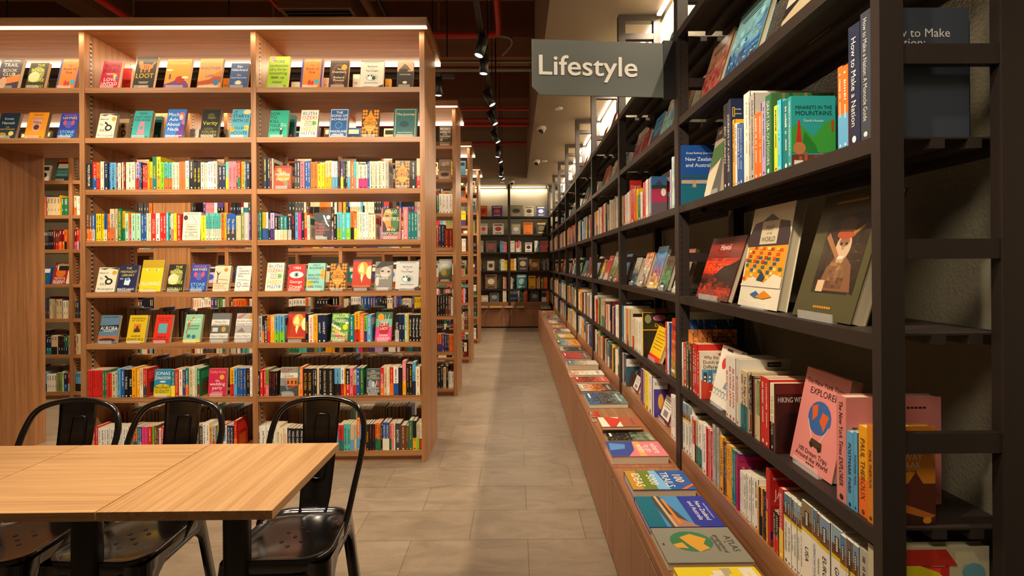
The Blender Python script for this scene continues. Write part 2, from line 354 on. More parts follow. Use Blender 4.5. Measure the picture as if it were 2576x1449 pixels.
# ---------------------------------------------------------------- spotlight tracks
tr = empty('light_track', (-0.25, 3.0, 3.13), 'long black spotlight track running down the main aisle ceiling', 'light track')
m_ = MB(); m_.box(-0.018, 0.018, -1.6, 6.3, -0.012, 0.022); m_.build('rail', M['black'], tr)
for y in (-1.2, 0.25, 1.5, 3.2, 4.8, 6.2): rod(tr, 0, y, 0.02, 1.56, 0.006, M['black'])
tr2 = empty('light_track', (-2.6, 4.45, 3.13), 'black spotlight track crossing between the first two wooden bookcases', 'light track')
m_ = MB(); m_.box(-2.2, 2.05, -0.018, 0.018, -0.012, 0.022); m_.build('rail', M['black'], tr2)
for x in (-2.0, 0, 1.85): rod(tr2, x, 0, 0.02, 1.56, 0.006, M['black'])
def spotlight(loc, tgt, label, group):
    d = (Vector(tgt)-Vector(loc)).normalized(); q = d.to_track_quat('-Z', 'Y')
    t = empty('track_spotlight', loc, label, 'spotlight', group)
    m_ = MB(); m_.box(-0.03, 0.03, -0.05, 0.05, 0.085, 0.118); m_.tube([(0, 0, 0.09), (0, 0, 0.03)], 0.008, 8); m_.build('adapter', M['black'], t)
    m_ = MB(); R = q.to_matrix()
    rows = []
    for z, r in ((0.09, 0.02), (0.088, 0.036), (-0.07, 0.037), (-0.072, 0.033), (-0.062, 0.031)):
        rows.append([R @ Vector((r*math.cos(a), r*math.sin(a), z)) for a in [2*PI*k/20 for k in range(20)]])
    m_.grid(rows, closed=True); m_.face(rows[0]); h = m_.build('lamp_head', M['black'], t)
    m_ = MB(); m_.face([R @ Vector((0.031*math.cos(a), 0.031*math.sin(a), -0.0635)) for a in [2*PI*k/20 for k in range(20)]][::-1])
    m_.build('lens', M['lens'], h)
TL_ = ['nearest', 'second', 'third', 'fourth', 'fifth', 'sixth', 'seventh', 'eighth', 'ninth and farthest']
for k, (y, t, p) in enumerate(TRK):
    tt = t
    spotlight((-0.25, y, 3.03), tt, '%s spotlight along the main aisle track%s' % (TL_[k].capitalize(), ', aimed at the nearest bookcase' if k == 0 else ''), 'spotlights on the main aisle track')
spotlight((-0.70, 4.45, 3.03), (-0.70, 4.5, 0), 'black cylinder spotlight pointing straight down beside the nearest bookcase end', 'spotlights between bookcases')

# ---------------------------------------------------------------- soffit fittings
for u, v_, lb in ((1362, 325, 'nearest white dome camera on the lowered ceiling'), (1350, 409, 'middle white dome camera on the lowered ceiling'), (1288, 459, 'far white dome camera above the end wall shelves')):
    p = at_z(u, v_-6 if v_ < 450 else v_-4, 3.25); c_ = empty('dome_camera', (p.x, p.y, 3.25), lb, 'camera', 'dome cameras')
    m_ = MB(); rows = [[Vector((r*math.cos(a), r*math.sin(a), z)) for a in [2*PI*k/24 for k in range(24)]] for z, r in ((0, 0.062), (-0.035, 0.064), (-0.045, 0.056))]
    m_.grid(rows, closed=True); m_.face(rows[-1]); m_.build('base', M['white'], c_)
    m_ = MB(); m_.grid([[Vector((0.044*math.cos(b_)*math.cos(a), 0.044*math.cos(b_)*math.sin(a), -0.045-0.05*math.sin(b_))) for a in [2*PI*k/20 for k in range(20)]] for b_ in [PI/2*j/7 for j in range(8)]], closed=True)
    m_.build('dome', M['chair'], c_)
for u, v_, lb in ((1405, 273, 'nearest round white downlight on the lowered ceiling'), (1370, 405, 'middle round downlight beside the middle dome camera'), (1263, 459, 'far round downlight left of the far dome camera')):
    p = at_z(u, v_, 3.245); m_ = MB(); rows = [[Vector((r*math.cos(a), r*math.sin(a), z)) for a in [2*PI*k/24 for k in range(24)]] for z, r in ((0, 0.052), (-0.012, 0.05), (-0.014, 0.036))]
    m_.grid(rows, closed=True); m_.face(rows[-1]); tag(m_.build('downlight', M['white'], None, (p.x, p.y, 3.25)), lb, 'light', 'round downlights')

# ================================================================ wooden bookcases
SH = []
for yy in (218, 343.5, 473, 601.5, 731, 860, 994.8, 1133.7): SH.append(at_y(1040, yy, UY[0]).z)
ST, UT = 0.037, 0.036
SHN = ['top shelf', 'second shelf', 'third shelf', 'fourth shelf', 'fifth shelf', 'sixth shelf', 'seventh shelf', 'lowest shelf']
def bookcase(Y0, ups, label, open_bay=None, panels=()):
    x0, x1 = min(ups)-UT/2, max(ups)+UT/2
    ux0 = x0 if open_bay is None else open_bay[0]-0.6
    t = empty('wooden_bookcase', ((x0+x1)/2, Y0, 0), label, 'bookcase', 'oak bookcases standing in rows'); OX = (x0+x1)/2
    def B(name, mat, b, bev=0):
        return boxobj(name, mat, (b[0]-OX, b[1]-OX, b[2]-Y0, b[3]-Y0, b[4], b[5]), t, bev)
    for x in ups:
        B('upright', M['wz'], (x-UT/2, x+UT/2, Y0, Y0+UD, 0, UTOP))
        for y in (Y0+0.05, Y0+UD-0.06):
            for s in (-1, 1):
                if (x == min(ups) and s < 0) or (x == max(ups) and s > 0): continue
                xx = x+s*(UT/2+0.001); B('shelf_standard', M['slot'], (min(xx, xx-s*0.002), max(xx, xx-s*0.002)+0.0001, y, y+0.014, 0.1, 3.05))
    for a, b_ in panels: B('column_panel', M['wz'], (a, b_, Y0-0.002, Y0+UD, 0, UTOP if open_bay is None else SH[1]-ST))
    us = sorted(ups)
    for i in range(len(us)-1):
        a, b_ = us[i]+UT/2+0.001, us[i+1]-UT/2-0.001
        if any(p0 <= (a+b_)/2 <= p1 for p0, p1 in panels): continue
        for z in SH: B('shelf', M['wx'], (a, b_, Y0+0.004, Y0+UD-0.004, z-ST, z))
        B('plinth', M['wx'], (a, b_, Y0+0.025, Y0+UD-0.025, 0, SH[7]-ST))
    if open_bay:
        for z in SH[:2]: B('shelf', M['wx'], (open_bay[0]-0.5, us[0]-UT/2-0.001, Y0+0.004, Y0+UD-0.004, z-ST, z))
        x0 = open_bay[0]-0.5
    B('top_panel', M['wx'], (x0-0.01, x1+0.035, Y0-0.09, Y0+UD+0.09, UTOP, UTOP+0.058), 0.0015)
    B('led_strip', M['glow'], (x0, x1+0.03, Y0-0.086, Y0-0.046, UTOP-0.007, UTOP))
    B('led_strip', M['led'], (x0, x1+0.03, Y0+UD+0.045, Y0+UD+0.08, UTOP-0.028, UTOP))
    return t
U1 = [at_y(x, 1000, UY[0]).x for x in (210, 642, 1066.3)]
AX = at_y(112, 500, UY[0]+UD).x
bookcase(UY[0], U1, 'nearest tall oak bookcase full of novels, facing the reading tables', (AX, 0), ((AX-0.45, AX),))
U2 = [at_y(x, 720, UY[1]).x for x in (1144, 857, 570, 475, 391, 178)]+[-6.0]
bookcase(UY[1], U2, 'second oak bookcase, seen between the nearest one and the next', None, ((U2[4]+0.02, U2[3]-0.02),))
U3 = [at_y(1181, 800, UY[2]).x-1.23*k for k in range(5)]
bookcase(UY[2], U3, 'third oak bookcase down the aisle')
U4 = [at_y(1203, 800, UY[3]).x-1.23*k for k in range(5)]
bookcase(UY[3], U4, 'farthest oak bookcase before the end wall shelves')

# ================================================================ black shelving along the right wall
PX, PW, PD, RX = 0.76, 0.05, 0.026, 1.017     # front post X, post width in X, depth along Y, rear post X
BSH = [0.848, 1.265, 1.686, 2.093, 2.504]; BB = 0.55; CT = 0.456; CF = 0.4465
RUNG = [1.038, 1.446, 1.855, 2.263, 2.67, 3.08]
BN = ['nearest', 'second', 'third', 'fourth', 'fifth', 'sixth', 'seventh', 'eighth']
def shelving(k, T, label, L=BAYL, wx0=RX+PW):
    """one bay of black metal shelving in a local frame: x = depth, y = along"""
    t = empty('metal_shelving', (0, 0, 0), label, 'shelving', 'black shelving bays'); t.matrix_world = T
    for y in (0.0, L-PD-0.002):
        for x in (PX, RX):
            m_ = MB(); m_.box(x, x+PW, y, y+PD, CT+0.001, 3.235); yy = y-0.0004
            for q in range(90 if y > 0.1 else 0):
                z = 0.75+q*0.027; xq = x+0.012; m_.face([(xq, yy, z), (xq+0.005, yy, z), (xq+0.005, yy, z+0.014), (xq, yy, z+0.014)], m=1)
            m_.build('post', [M['metal'], M['black']], t)
        for z in RUNG: boxobj('rung', M['metal'], (PX+PW, RX, y+0.004, y+PD-0.004, z-0.021, z+0.021), t)
        boxobj('rung', M['metal'], (PX+PW, RX, y, y+PD, 3.19, 3.235), t)
    a, b_ = PD+0.001, L-PD-0.003
    for z in BSH:
        m_ = MB(); m_.box(PX+0.002, wx0, a, b_, z-0.004, z); m_.box(PX+0.002, PX+0.006, a, b_, z-0.034, z-0.004); m_.box(PX+0.006, PX+0.028, a, b_, z-0.034, z-0.031)
        m_.box(wx0-0.004, wx0, a, b_, z-0.034, z-0.004); m_.box(PX+0.13, PX+0.16, a, b_, z-0.024, z-0.004); m_.box(PX+0.21, PX+0.24, a, b_, z-0.024, z-0.004)
        m_.build('shelf', M['metal'], t)
    boxobj('led_strip', M['led'], (1.03, 1.06, 0.07, L-0.07, 3.206, 3.222), t)
    return t
def base_cab(T, label, L=BAYL, doors=2, wx1=1.088):
    t = empty('base_cabinet', (0, 0, 0), label, 'cabinet', 'low oak cabinets under the black shelving'); t.matrix_world = T
    boxobj('carcass', M['cz'], (CF+0.02, PX+0.29, 0.002, L-0.004, 0.02, CT-0.03), t)
    boxobj('worktop', M['cy'], (CF, PX-0.002, 0.0, L-0.004, CT-0.03, CT), t, 0.001)
    boxobj('worktop_edge', M['black'], (CF+0.004, PX-0.002, L-0.0035, L-0.0008, 0.02, CT-0.001), t)
    w = (L-0.008)/doors
    for d in range(doors): boxobj('door', M['cz'], (CF+0.001, CF+0.019, 0.002+d*w+0.002, 0.002+(d+1)*w-0.002, 0.03, CT-0.042), t, 0.001)
    boxobj('riser', M['cy'], (PX+0.006, wx1, PD+0.004, L-PD-0.006, CT-0.03, BB), t, 0.001)
    boxobj('riser_edge', M['cy'], (PX+0.0055, PX+0.012, PD+0.004, L-PD-0.006, BB, BB+0.0006), t)
    return t
def TB(k): return Matrix.Translation((0, BAY0+BAYL*k, 0))
for k in range(NB):
    shelving(k, TB(k), '%s bay of black metal shelving along the right wall, counted from the camera' % BN[k])
for k in range(7):
    base_cab(TB(k), '%s low oak cabinet along the right wall, counted from the camera' % BN[k])
# far wall: shelving bays face the camera
FY = 11.10
def TF(x1): return Matrix.Translation((x1, FY-PX, 0)) @ Matrix.Rotation(PI/2, 4, 'Z')   # local x -> +Y, local y -> -X
FX = [at_y(1382, 650, FY).x+0.01, at_y(1281, 650, FY).x]; FL = FX[0]-FX[1]
FX += [FX[1]-FL, FX[1]-2*FL, FX[1]-3*FL]
for j in range(4):
    shelving(j, TF(FX[j]), ['end wall black shelving bay next to the right corner', 'second end wall black shelving bay from the right corner', 'third end wall black shelving bay from the right corner', 'leftmost end wall black shelving bay behind the oak bookcases'][j], FL)
    base_cab(TF(FX[j]+(0 if j else 0)), ['end wall oak cabinet next to the right corner', 'second end wall oak cabinet from the right corner', 'third end wall oak cabinet from the right corner', 'leftmost end wall oak cabinet'][j], FL-(0.31 if j == 0 else 0) if False else FL, 1, 1.08)

# ================================================================ hanging section sign
s1 = at_y(1338, 99, 2.235); s2 = at_y(1691, 112, 2.285)
dv = Vector((s2.x-s1.x, 0.05, 0)); Lw = dv.length; U = dv.normalized()
sg = empty('section_sign', (s1.x, s1.y, 0), 'grey hanging sign with white lettering, fixed to the first black post', 'sign')
Hs = at_y(1338, 99, 2.235).z; hb = at_y(1340, 238, 2.235).z; cut = 0.036
Mx = Matrix(((U.x, -U.y, 0, 0), (U.y, U.x, 0, 0), (0, 0, 1, 0), (0, 0, 0, 1)))
m_ = MB(); outl = [(0, hb+cut), (cut, hb), (Lw, hb), (Lw, Hs), (0, Hs)]
fr = [Mx @ Vector((x, -0.004, z)) for x, z in outl]; bk = [Mx @ Vector((x, 0.004, z)) for x, z in outl]
m_.face(fr); m_.face(bk[::-1])
for i in range(5): m_.face([fr[i], bk[i], bk[(i+1) % 5], fr[(i+1) % 5]])
pl = m_.build('sign_plate', M['sign'], sg)
m_ = MB(); tx0 = 0.022; tw = 0.475; F = (Mx @ Vector((0, -0.004, 0)), Mx.to_3x3() @ Vector((1, 0, 0)), Vector((0, 0, 1)), Mx.to_3x3() @ Vector((0, -1, 0)))
zc = at_y(1360, 165, 2.24).z
V_, Fc, w_ = layout('Lifestyle', 8); k_ = 0.094/0.73; kx = tw/w_; n_ = len(m_.v)
for dx_, dz_ in ((-0.0016, 0), (0.0016, 0), (0, 0.0014), (0, -0.0014)):
    n_ = len(m_.v); m_.v += [tuple(m_.P(F, tx0+dx_+p[0]*kx, zc-0.043+dz_+p[1]*k_, 0.0035+dx_*0.02+dz_*0.03)) for p in V_]
    for q in Fc: m_.f.append(tuple(i+n_ for i in q)); m_.c.append((1, 1, 1)); m_.m.append(0); m_.sm.append(False)
m_.build('lettering', M['ltr'], pl)
m_ = MB(); m_.box(Lw-0.045, Lw+0.012, -0.007, 0.012, hb-0.004, Hs+0.012, T=Mx); m_.tube([Mx @ Vector((Lw-0.02, -0.009, Hs-0.05)), Mx @ Vector((Lw-0.02, -0.004, Hs-0.05))], 0.004); m_.tube([Mx @ Vector((Lw-0.02, -0.009, hb+0.05)), Mx @ Vector((Lw-0.02, -0.004, hb+0.05))], 0.004)
m_.build('bracket', M['black'], sg)

# ================================================================ tables
TH = 0.742; tF = at_z(480, 1286, TH).y; tB = at_z(500, 1117, TH).y
xs = [at_z(686, 1284, TH).x, at_z(240, 1288, TH).x]; dxx = xs[0]-xs[1]; xs += [xs[1]-dxx, xs[1]-2*dxx]
for j, lb in enumerate(['right end reading table with grain running away from the camera', 'middle reading table, pushed against the right end one', 'left reading table cut off by the picture edge']):
    cx = (xs[j]+xs[j+1])/2; cy = (tF+tB)/2
    t = empty('reading_table', (cx, cy, 0), lb, 'table', 'square oak topped reading tables'); hw = dxx/2-0.0018; hd = (tB-tF)/2
    boxobj('table_top', M['ty'] if j == 0 else M['tx'], (-hw, hw, -hd, hd, TH-0.026, TH), t, 0.0012)
    m_ = MB(); m_.tube([(0, 0, 0.02), (0, 0, TH-0.034)], 0.041, 28); m_.build('column', M['col'], t)
    boxobj('mounting_plate', M['col'], (-0.12, 0.12, -0.12, 0.12, TH-0.034, TH-0.0265), t)
    boxobj('base_plate', M['col'], (-0.2, 0.2, -0.2, 0.2, 0, 0.02), t, 0.004)

# ================================================================ metal cafe chairs
def rsq(w, d, r, n=6, cy=0, taper=0.0):
    """rounded rectangle outline, counter-clockwise, front is -y; narrower at the back by taper"""
    P = []
    for (sx, sy, a0) in ((1, 1, 0), (-1, 1, PI/2), (-1, -1, PI), (1, -1, 1.5*PI)):
        for k in range(n+1):
            a = a0+PI/2*k/n; x = sx*(w/2-r)+r*math.cos(a); y = sy*(d/2-r)+r*math.sin(a)
            P.append(Vector((x*(1-taper*(y/d+0.5)), y+cy, 0)))
    return P
def make_chair(label):
    t = empty('metal_chair', (0, 0, 0), label, 'chair', 'glossy black metal chairs at the reading tables')
    W, D, HS = 0.36, 0.355, 0.45
    m_ = MB(); rows = []
    for s_, z in ((1.0, -0.045), (1.012, -0.03), (1.0, -0.004), (0.985, 0.002), (0.955, 0.0025), (0.925, -0.004), (0.88, -0.011), (0.7, -0.015), (0.45, -0.018), (0.2, -0.019), (0.02, -0.019)):
        rows.append([Vector((p.x*s_, p.y*s_, HS+z)) for p in rsq(W, D, 0.085, 7, 0, 0.14)])
    m_.grid(rows, closed=True)
    rows2 = [[Vector((p.x*0.93, p.y*0.93, HS-0.021)) for p in rsq(W, D, 0.085, 7, 0, 0.14)], [Vector((p.x*0.02, p.y*0.02, HS-0.023)) for p in rsq(W, D, 0.085, 7, 0, 0.14)]]
    m_.grid(rows2, closed=True); seat = m_.build('seat', M['chair'], t)
    m_ = MB()
    for hx_, hy in ((0, 0), (-0.035, 0.03), (0.035, 0.03), (-0.035, -0.03), (0.035, -0.03), (0, 0.06), (0, -0.06)):
        m_.face([Vector((hx_+0.0075*math.cos(a), hy+0.0075*math.sin(a), HS-0.0176)) for a in [2*PI*k/12 for k in range(12)]])
    m_.build('drain_hole', M['black'], seat)
    # legs: folded sheet, wide under the seat and tapering to the foot
    for sx in (-1, 1):
        for sy in (-1, 1):
            m_ = MB(); wt = W/2*(0.995-(0.14 if sy > 0 else 0)*0.9); rows = []
            for i in range(15):
                q = i/14; z = (HS-0.012)*(1-q)+0.012*q
                fl = 0.026+0.105*max(0, 1-q*3.6)**2.4
                cxp = sx*(wt+0.032*q); cyp = sy*(D/2*0.985+0.06*q)
                fx, fy = -sx, -sy; r_ = 0.028
                pr = [(fx*fl+fx*r_, 0), (fx*(r_+0.004), 0), (fx*r_*0.45, fy*r_*0.08), (fx*r_*0.1, fy*r_*0.42), (0, fy*(r_+0.004)), (0, fy*fl+fy*r_)]
                pr2 = [(a+fx*0.002 if j_ else a, b_+fy*0.002) for j_, (a, b_) in enumerate(pr)]
                ring = [Vector((cxp+a, cyp+b_, z)) for a, b_ in pr]
                inn = [Vector((cxp+a+fx*0.003*(1 if j_ > 2 else 0.3), cyp+b_+fy*0.003*(1 if j_ < 3 else 0.3), z)) for j_, (a, b_) in enumerate(pr)][::-1]
                rows.append(ring+inn)
            m_.grid(rows, closed=True); lg = m_.build('leg', M['chair'], t)
            m_ = MB(); m_.tube([(sx*(wt+0.026), sy*(D/2*0.985+0.052), 0.0), (sx*(wt+0.024), sy*(D/2*0.985+0.05), 0.03)], 0.017, 12); m_.build('foot_cap', M['black'], lg)
    # seat frame edge with rolled tube
    m_ = MB(); o_ = [Vector((p.x*1.0, p.y*1.0, HS-0.05)) for p in rsq(W, D, 0.085, 7, 0, 0.14)]; m_.tube(o_+[o_[0], o_[1]], 0.0075, 8, cap=False); m_.build('seat_frame', M['chair'], t)
    # hoop back
    path = []
    yb = D/2; top = 0.862
    ctrl = [(-0.155, 0.02, 0.40), (-0.163, 0.075, 0.455), (-0.172, 0.135, 0.55), (-0.186, 0.185, 0.66), (-0.185, 0.225, 0.755), (-0.155, 0.245, 0.825), (-0.09, 0.256, 0.856), (0, 0.262, 0.866)]
    ctrl = ctrl+[(-x, y, z) for x, y, z in ctrl[-2::-1]]
    cv = [Vector(p) for p in ctrl]
    for i in range(len(cv)-1):
        p0, p1, p2, p3 = cv[max(i-1, 0)], cv[i], cv[i+1], cv[min(i+2, len(cv)-1)]
        for k in range(6):
            q = k/6; path.append(0.5*((2*p1)+(p2-p0)*q+(2*p0-5*p1+4*p2-p3)*q*q+(3*p1-p0-3*p2+p3)*q**3))
    path.append(cv[-1]); m_ = MB(); m_.tube(path, 0.0115, 14); m_.build('back_hoop', M['chair'], t)
    # back plate
    m_ = MB(); cp = [(0.150, 0.435), (0.172, 0.455), (0.188, 0.49), (0.205, 0.55), (0.222, 0.62), (0.24, 0.7), (0.254, 0.78), (0.262, 0.85), (0.262, 0.862)]
    fr = []; bk = []
    for i, (y, z) in enumerate(cp):
        w = 0.054+0.026*(i/(len(cp)-1)); r1 = []; r2 = []
        for k in range(9):
            x = w*(k/4-1); dy = 0.010*(1-(x/w)**2)
            r1.append(Vector((x, y+dy-0.002, z))); r2.append(Vector((x, y+dy+0.001, z)))
        fr.append(r1); bk.append(r2[::-1])
    m_.grid([a+b_ for a, b_ in zip(fr, bk)], closed=True)
    bp_ = m_.build('back_plate', M['chair'], t)
    def yat(z):
        for (ya, za), (yb_, zb) in zip(cp, cp[1:]):
            if za <= z <= zb: return ya+(yb_-ya)*(z-za)/(zb-za)
        return cp[-1][0]
    m_ = MB(); loop = [(-0.030, 0.60), (-0.030, 0.70), (-0.028, 0.785), (-0.022, 0.796), (0, 0.798), (0.022, 0.796), (0.028, 0.785), (0.030, 0.70), (0.030, 0.60), (0.026, 0.555), (0, 0.55), (-0.026, 0.555), (-0.030, 0.60)]
    m_.tube([(x, yat(z)+0.005, z) for x, z in loop], 0.0045, 8); m_.build('pressed_rib', M['chair'], bp_)
    return t
def copy_tree(o, parent=None):
    c_ = o.copy(); C.objects.link(c_); c_.parent = parent
    for ch in list(o.children): copy_tree(ch, c_)
    return c_
ch0 = make_chair('right chair at the tables, its glossy seat fully in view')
CHY = at_z(790, 1276, 0.45).y-0.178
ch0.location = (at_z(793, 1276, 0.45).x, CHY, 0); ch0.rotation_euler = (0, 0, 0.02)
for u, lb, dx in ((457, 'middle chair, its seat under the joint between two tables', 0.0), (204, 'left chair standing in front of the open passage', 0.0)):
    c_ = copy_tree(ch0); c_['label'] = lb; c_.location = (at_y(u, 1012, CHY+0.262).x, CHY, 0); c_.rotation_euler = (0, 0, -0.03 if u == 457 else 0.03)

# ================================================================ books
PAP = (1, 1, 1)
def shade(c, k): return tuple(min(1, x*k) for x in c)
def contrast(c, alt=None):
    if alt: return col(alt)
    return hx('#f3ead2') if lum(c) < 0.22 else hx('#2a2320')
def marks(m_, F, w, h, c, r, seed_txt=None):
    """unreadably small spine print: a title bar of dashes, an author line and a small emblem"""
    rr = r
    v = h*0.93; L1 = h*rr.uniform(0.3, 0.5); th = min(0.009, w*rr.uniform(0.2, 0.4)); pt = rr.uniform(0.004, 0.0065)
    n = max(3, int(L1/pt)); st = L1/n
    for i in range(n):
        if rr.random() < 0.14: continue
        m_.rect(F, -th/2, v-(i+1)*st+st*rr.uniform(0.25, 0.6), th/2*rr.uniform(0.5, 1), v-i*st, c, 0.0007)
    v -= L1+h*0.04; L2 = h*rr.uniform(0.12, 0.24); n = max(2, int(L2/0.0045)); st = L2/n; th *= 0.6
    for i in range(n): m_.rect(F, -th/2, v-(i+1)*st+st*0.25, th/2, v-i*st, c, 0.0007)
    m_.ell(F, 0, h*0.05, w*0.16, w*0.2, c, 0.0007, 8)
def spine_mesh(t, h, d, c1, c2=None, style=None, txt=None, tc=None, r=rnd, hard=False, detail=True):
    """book standing with its spine facing -y, origin at the middle of the spine foot"""
    m_ = MB(); a = col(c1); e = 0.0025 if hard else 0.0012; cb = min(0.0022, t*0.12)
    i0 = 0.003 if hard else 0.0
    m_.box(-t/2, t/2, 0, cb+0.001, 0, h, a)                                   # spine
    m_.box(-t/2, -t/2+cb, 0.001, d, 0, h, a); m_.box(t/2-cb, t/2, 0.001, d, 0, h, a if not c2 or style == 'D' else a)   # boards
    m_.box(-t/2+cb, t/2-cb, cb, d-0.001-i0, i0+0.0006, h-i0-0.0006, (1, 1, 1), 1)        # pages
    F = (Vector((0, 0, 0)), Vector((1, 0, 0)), Vector((0, 0, 1)), Vector((0, -1, 0)))
    FR = (Vector((t/2, 0, 0)), Vector((0, 1, 0)), Vector((0, 0, 1)), Vector((1, 0, 0)))
    if style == 'D':                                                             # guide book: picture, yellow band, white foot
        pc = col(c2 or 's'); m_.rect(F, -t/2, h*0.68, t/2, h, pc, 0.0003); m_.rect(F, -t/2, h*0.68, t/2, h*0.80, shade(col('n'), r.uniform(0.7, 1.6)), 0.0004)
        m_.rect(F, -t/2, h*0.645, t/2, h*0.685, hx('#e8c81a'), 0.0005); m_.rect(F, -t*0.2, h*0.73, t*0.2, h*0.9, hx('#252120'), 0.0006)
        for k in range(6): m_.rect(F, -t*0.1, h*(0.74+k*0.026), t*0.1, h*(0.757+k*0.026), hx('#efe8d8'), 0.0008)
        vt = 0.62
    else:
        if c2:
            q = 0.42 if style != 'b' else 0.12
            m_.rect(F, -t/2, 0, t/2, h*q, col(c2), 0.0003)
        vt = 0.95
    tcol = col(tc) if tc else contrast(a)
    if txt:
        FT = (Vector((0, 0, 0)), Vector((0, 0, -1)), Vector((1, 0, 0)), Vector((0, -1, 0)))   # reads downwards
        L_ = h*(vt-0.14 if style != 'D' else 0.42)
        m_.text(FT, txt, -h*vt+L_/2+h*0.02, 0, min(t*0.5, 0.016), tcol, L_, 0.001)
        m_.ell(F, 0, h*0.05, t*0.18, t*0.22, tcol, 0.0008, 8)
    elif detail: marks(m_, F, t, h, tcol, r)
    # front board picture (seen where the row ends)
    m_.rect(FR, d*0.12, h*0.62, d*0.88, h*0.88, shade(tcol, 0.9) if lum(a) > 0.2 else shade(a, 2.0), 0.0004)
    m_.rect(FR, d*0.2, h*0.12, d*0.8, h*0.5, col(c2) if c2 else shade(a, 0.6), 0.0004)
    return m_.mesh('book', [M['cov'], M['pap']])
NB_ = [0]
def put(me, T, name, label, cat, group):
    o = bpy.data.objects.new(name, me); C.objects.link(o); o.matrix_world = T; NB_[0] += 1
    return tag(o, label, cat, group)
def tokens(s):
    for tk in s.split():
        p = tk.split(':'); yield float(p[0]), (float(p[1]) if p[1] else 0), p[2], (p[3].replace('_', ' ') if len(p) > 3 and p[3] else None), (p[4] if len(p) > 4 else None)
CNT = {}
def cdesc(cd, style=None):
    if cd[0] == 'D': return 'white and yellow banded'
    a = CNAME[cd[0]]
    return a+(' and '+CNAME[cd[1]] if len(cd) > 1 and cd[1] in CNAME and cd[1] != cd[0] else '')
def row_left(ox, oy, sc_, base, start, toks, shelf, bay, Y=None, back='nearest wooden bookcase'):
    """books of one shelf of the nearest bookcase; x, top taken from the photo, turned into world positions on the shelf front"""
    Y = (Y or UY[0])+0.012; z = SH[shelf]+0.0006; x_ = start
    for x, top, cd, txt, tc in tokens(toks):
        if cd == '_': x_ = x; continue
        A = at_y(ox+x_/sc_, oy+base/sc_, Y); B = at_y(ox+x/sc_, oy+base/sc_, Y); Tp = at_y(ox+(x_+x)/2/sc_, oy+top/sc_, Y)
        Bp = at_y(ox+(x_+x)/2/sc_, oy+base/sc_, Y)
        w = max(0.006, B.x-A.x-0.0006); h = Tp.z-Bp.z
        if shelf == 7: h = Tp.z-z
        h = max(0.12, min(h, 0.30)); d = h*0.66
        key = (shelf, bay); CNT[key] = CNT.get(key, 0)+1; n = CNT[key]
        me = spine_mesh(w, h, d, cd[0], cd[1] if len(cd) > 1 else None, None, txt, tc)
        T = Matrix.Translation(((A.x+B.x)/2, Y+rnd.uniform(-0.004, 0.006), z))
        put(me, T, 'paperback_book', '%s spine, %s from left, %s, %s bay, nearest bookcase' % (cdesc(cd).capitalize(), ordn(n), SHN[shelf], bay), 'book',
            'spine-out books on the %s of the %s bay' % (SHN[shelf], bay))
        x_ = x
# third shelf
m0 = MB(); A = at_y(214, 475, UY[0]+0.012); B = at_y(232.5, 475, UY[0]+0.012); w = B.x-A.x; h = at_y(220, 406.5, UY[0]+0.012).z-SH[2]
m0.box(-w/2, w/2, 0, 0.004, 0, h, hx('#3c3a36')); m0.box(-w/2, w/2, 0, 0.08, 0, 0.003, hx('#3c3a36'))
F = (Vector((0, 0, 0)), Vector((1, 0, 0)), Vector((0, 0, 1)), Vector((0, -1, 0))); m0.rect(F, -w*0.28, h*0.09, w*0.42, h*0.92, hx('#161514'), 0.0006)
m0.text((Vector((0, 0, 0)), Vector((0, 0, -1)), Vector((1, 0, 0)), Vector((0, -1, 0))), 'WORLD LITERATURE', -h*0.5, w*0.05, 0.016, hx('#fbf8f0'), h*0.76, 0.0012)
put(m0.mesh('shelf_sign', [M['cov']]), Matrix.Translation(((A.x+B.x)/2, UY[0]+0.012, SH[2]+0.0006)), 'section_marker', 'dark upright section marker with white letters at the left end of the third shelf', 'sign', None)
Z1 = 2576/220
row_left(205, 385, Z1, 1055, 325, "455:240:rb 550:255:or 665:225:c 800:250:B 840:250:b 1020:255:s:J.G._Farrell_The_Singapore_Grip:k 1060:265:R 1150:265:c 1180:250:R 1240:250:c 1300:250:R 1360:250:c 1480:250:c 1590:250:c 1700:250:lr 1765:250:b 1800:380:k 1855:330:r 1900:330:r 1950:330:r 2010:205:Y 2100:245:yo 2225:95:Gt:GARDENS:y 2345:95:yY 2440:250:L::k 2545:250:To", 2, 'middle')
row_left(420, 385, Z1, 1040, 0, "45:250:To 160:250:To 265:245:c:LESSONS_IN_CHEMISTRY:d 360:245:c:LESSONS_IN_CHEMISTRY:d 450:220:o::p 555:220:o::p 660:205:wm::t 800:180:dk 895:250:k:TIME_SHELTER:Z 1000:250:k:TIME_SHELTER:Z 1110:250:c 1200:250:c 1280:230:w 1360:230:w 1480:220:c 1510:350:n 1625:350:B::w 1730:345:B::w 1815:235:Ty:AFTERLIVES:Z 1925:225:pp:TESS_GUNTY:R 2045:225:pp:TESS_GUNTY:R 2090:220:R 2180:225:rG 2290:230:Y::k 2340:245:b 2440:250:Bk", 2, 'middle')
row_left(640, 385, Z1, 1020, 275, "370:95:B::Z 470:95:B::Z 515:120:R 545:120:c 1180::_ 1265:205:Bd 1350:205:Bd 1480:225:p:BEYOND_BLACK:k 1575:205:b::w 1660:205:b::w 1745:235:o::k 1870:235:o::k 1965:290:y::k 2070:290:y::k 2105:225:y 2200:200:eY::o 2290:195:eY::o 2370:210:ws::b 2450:210:ws::b 2535:210:k::o", 2, 'right')
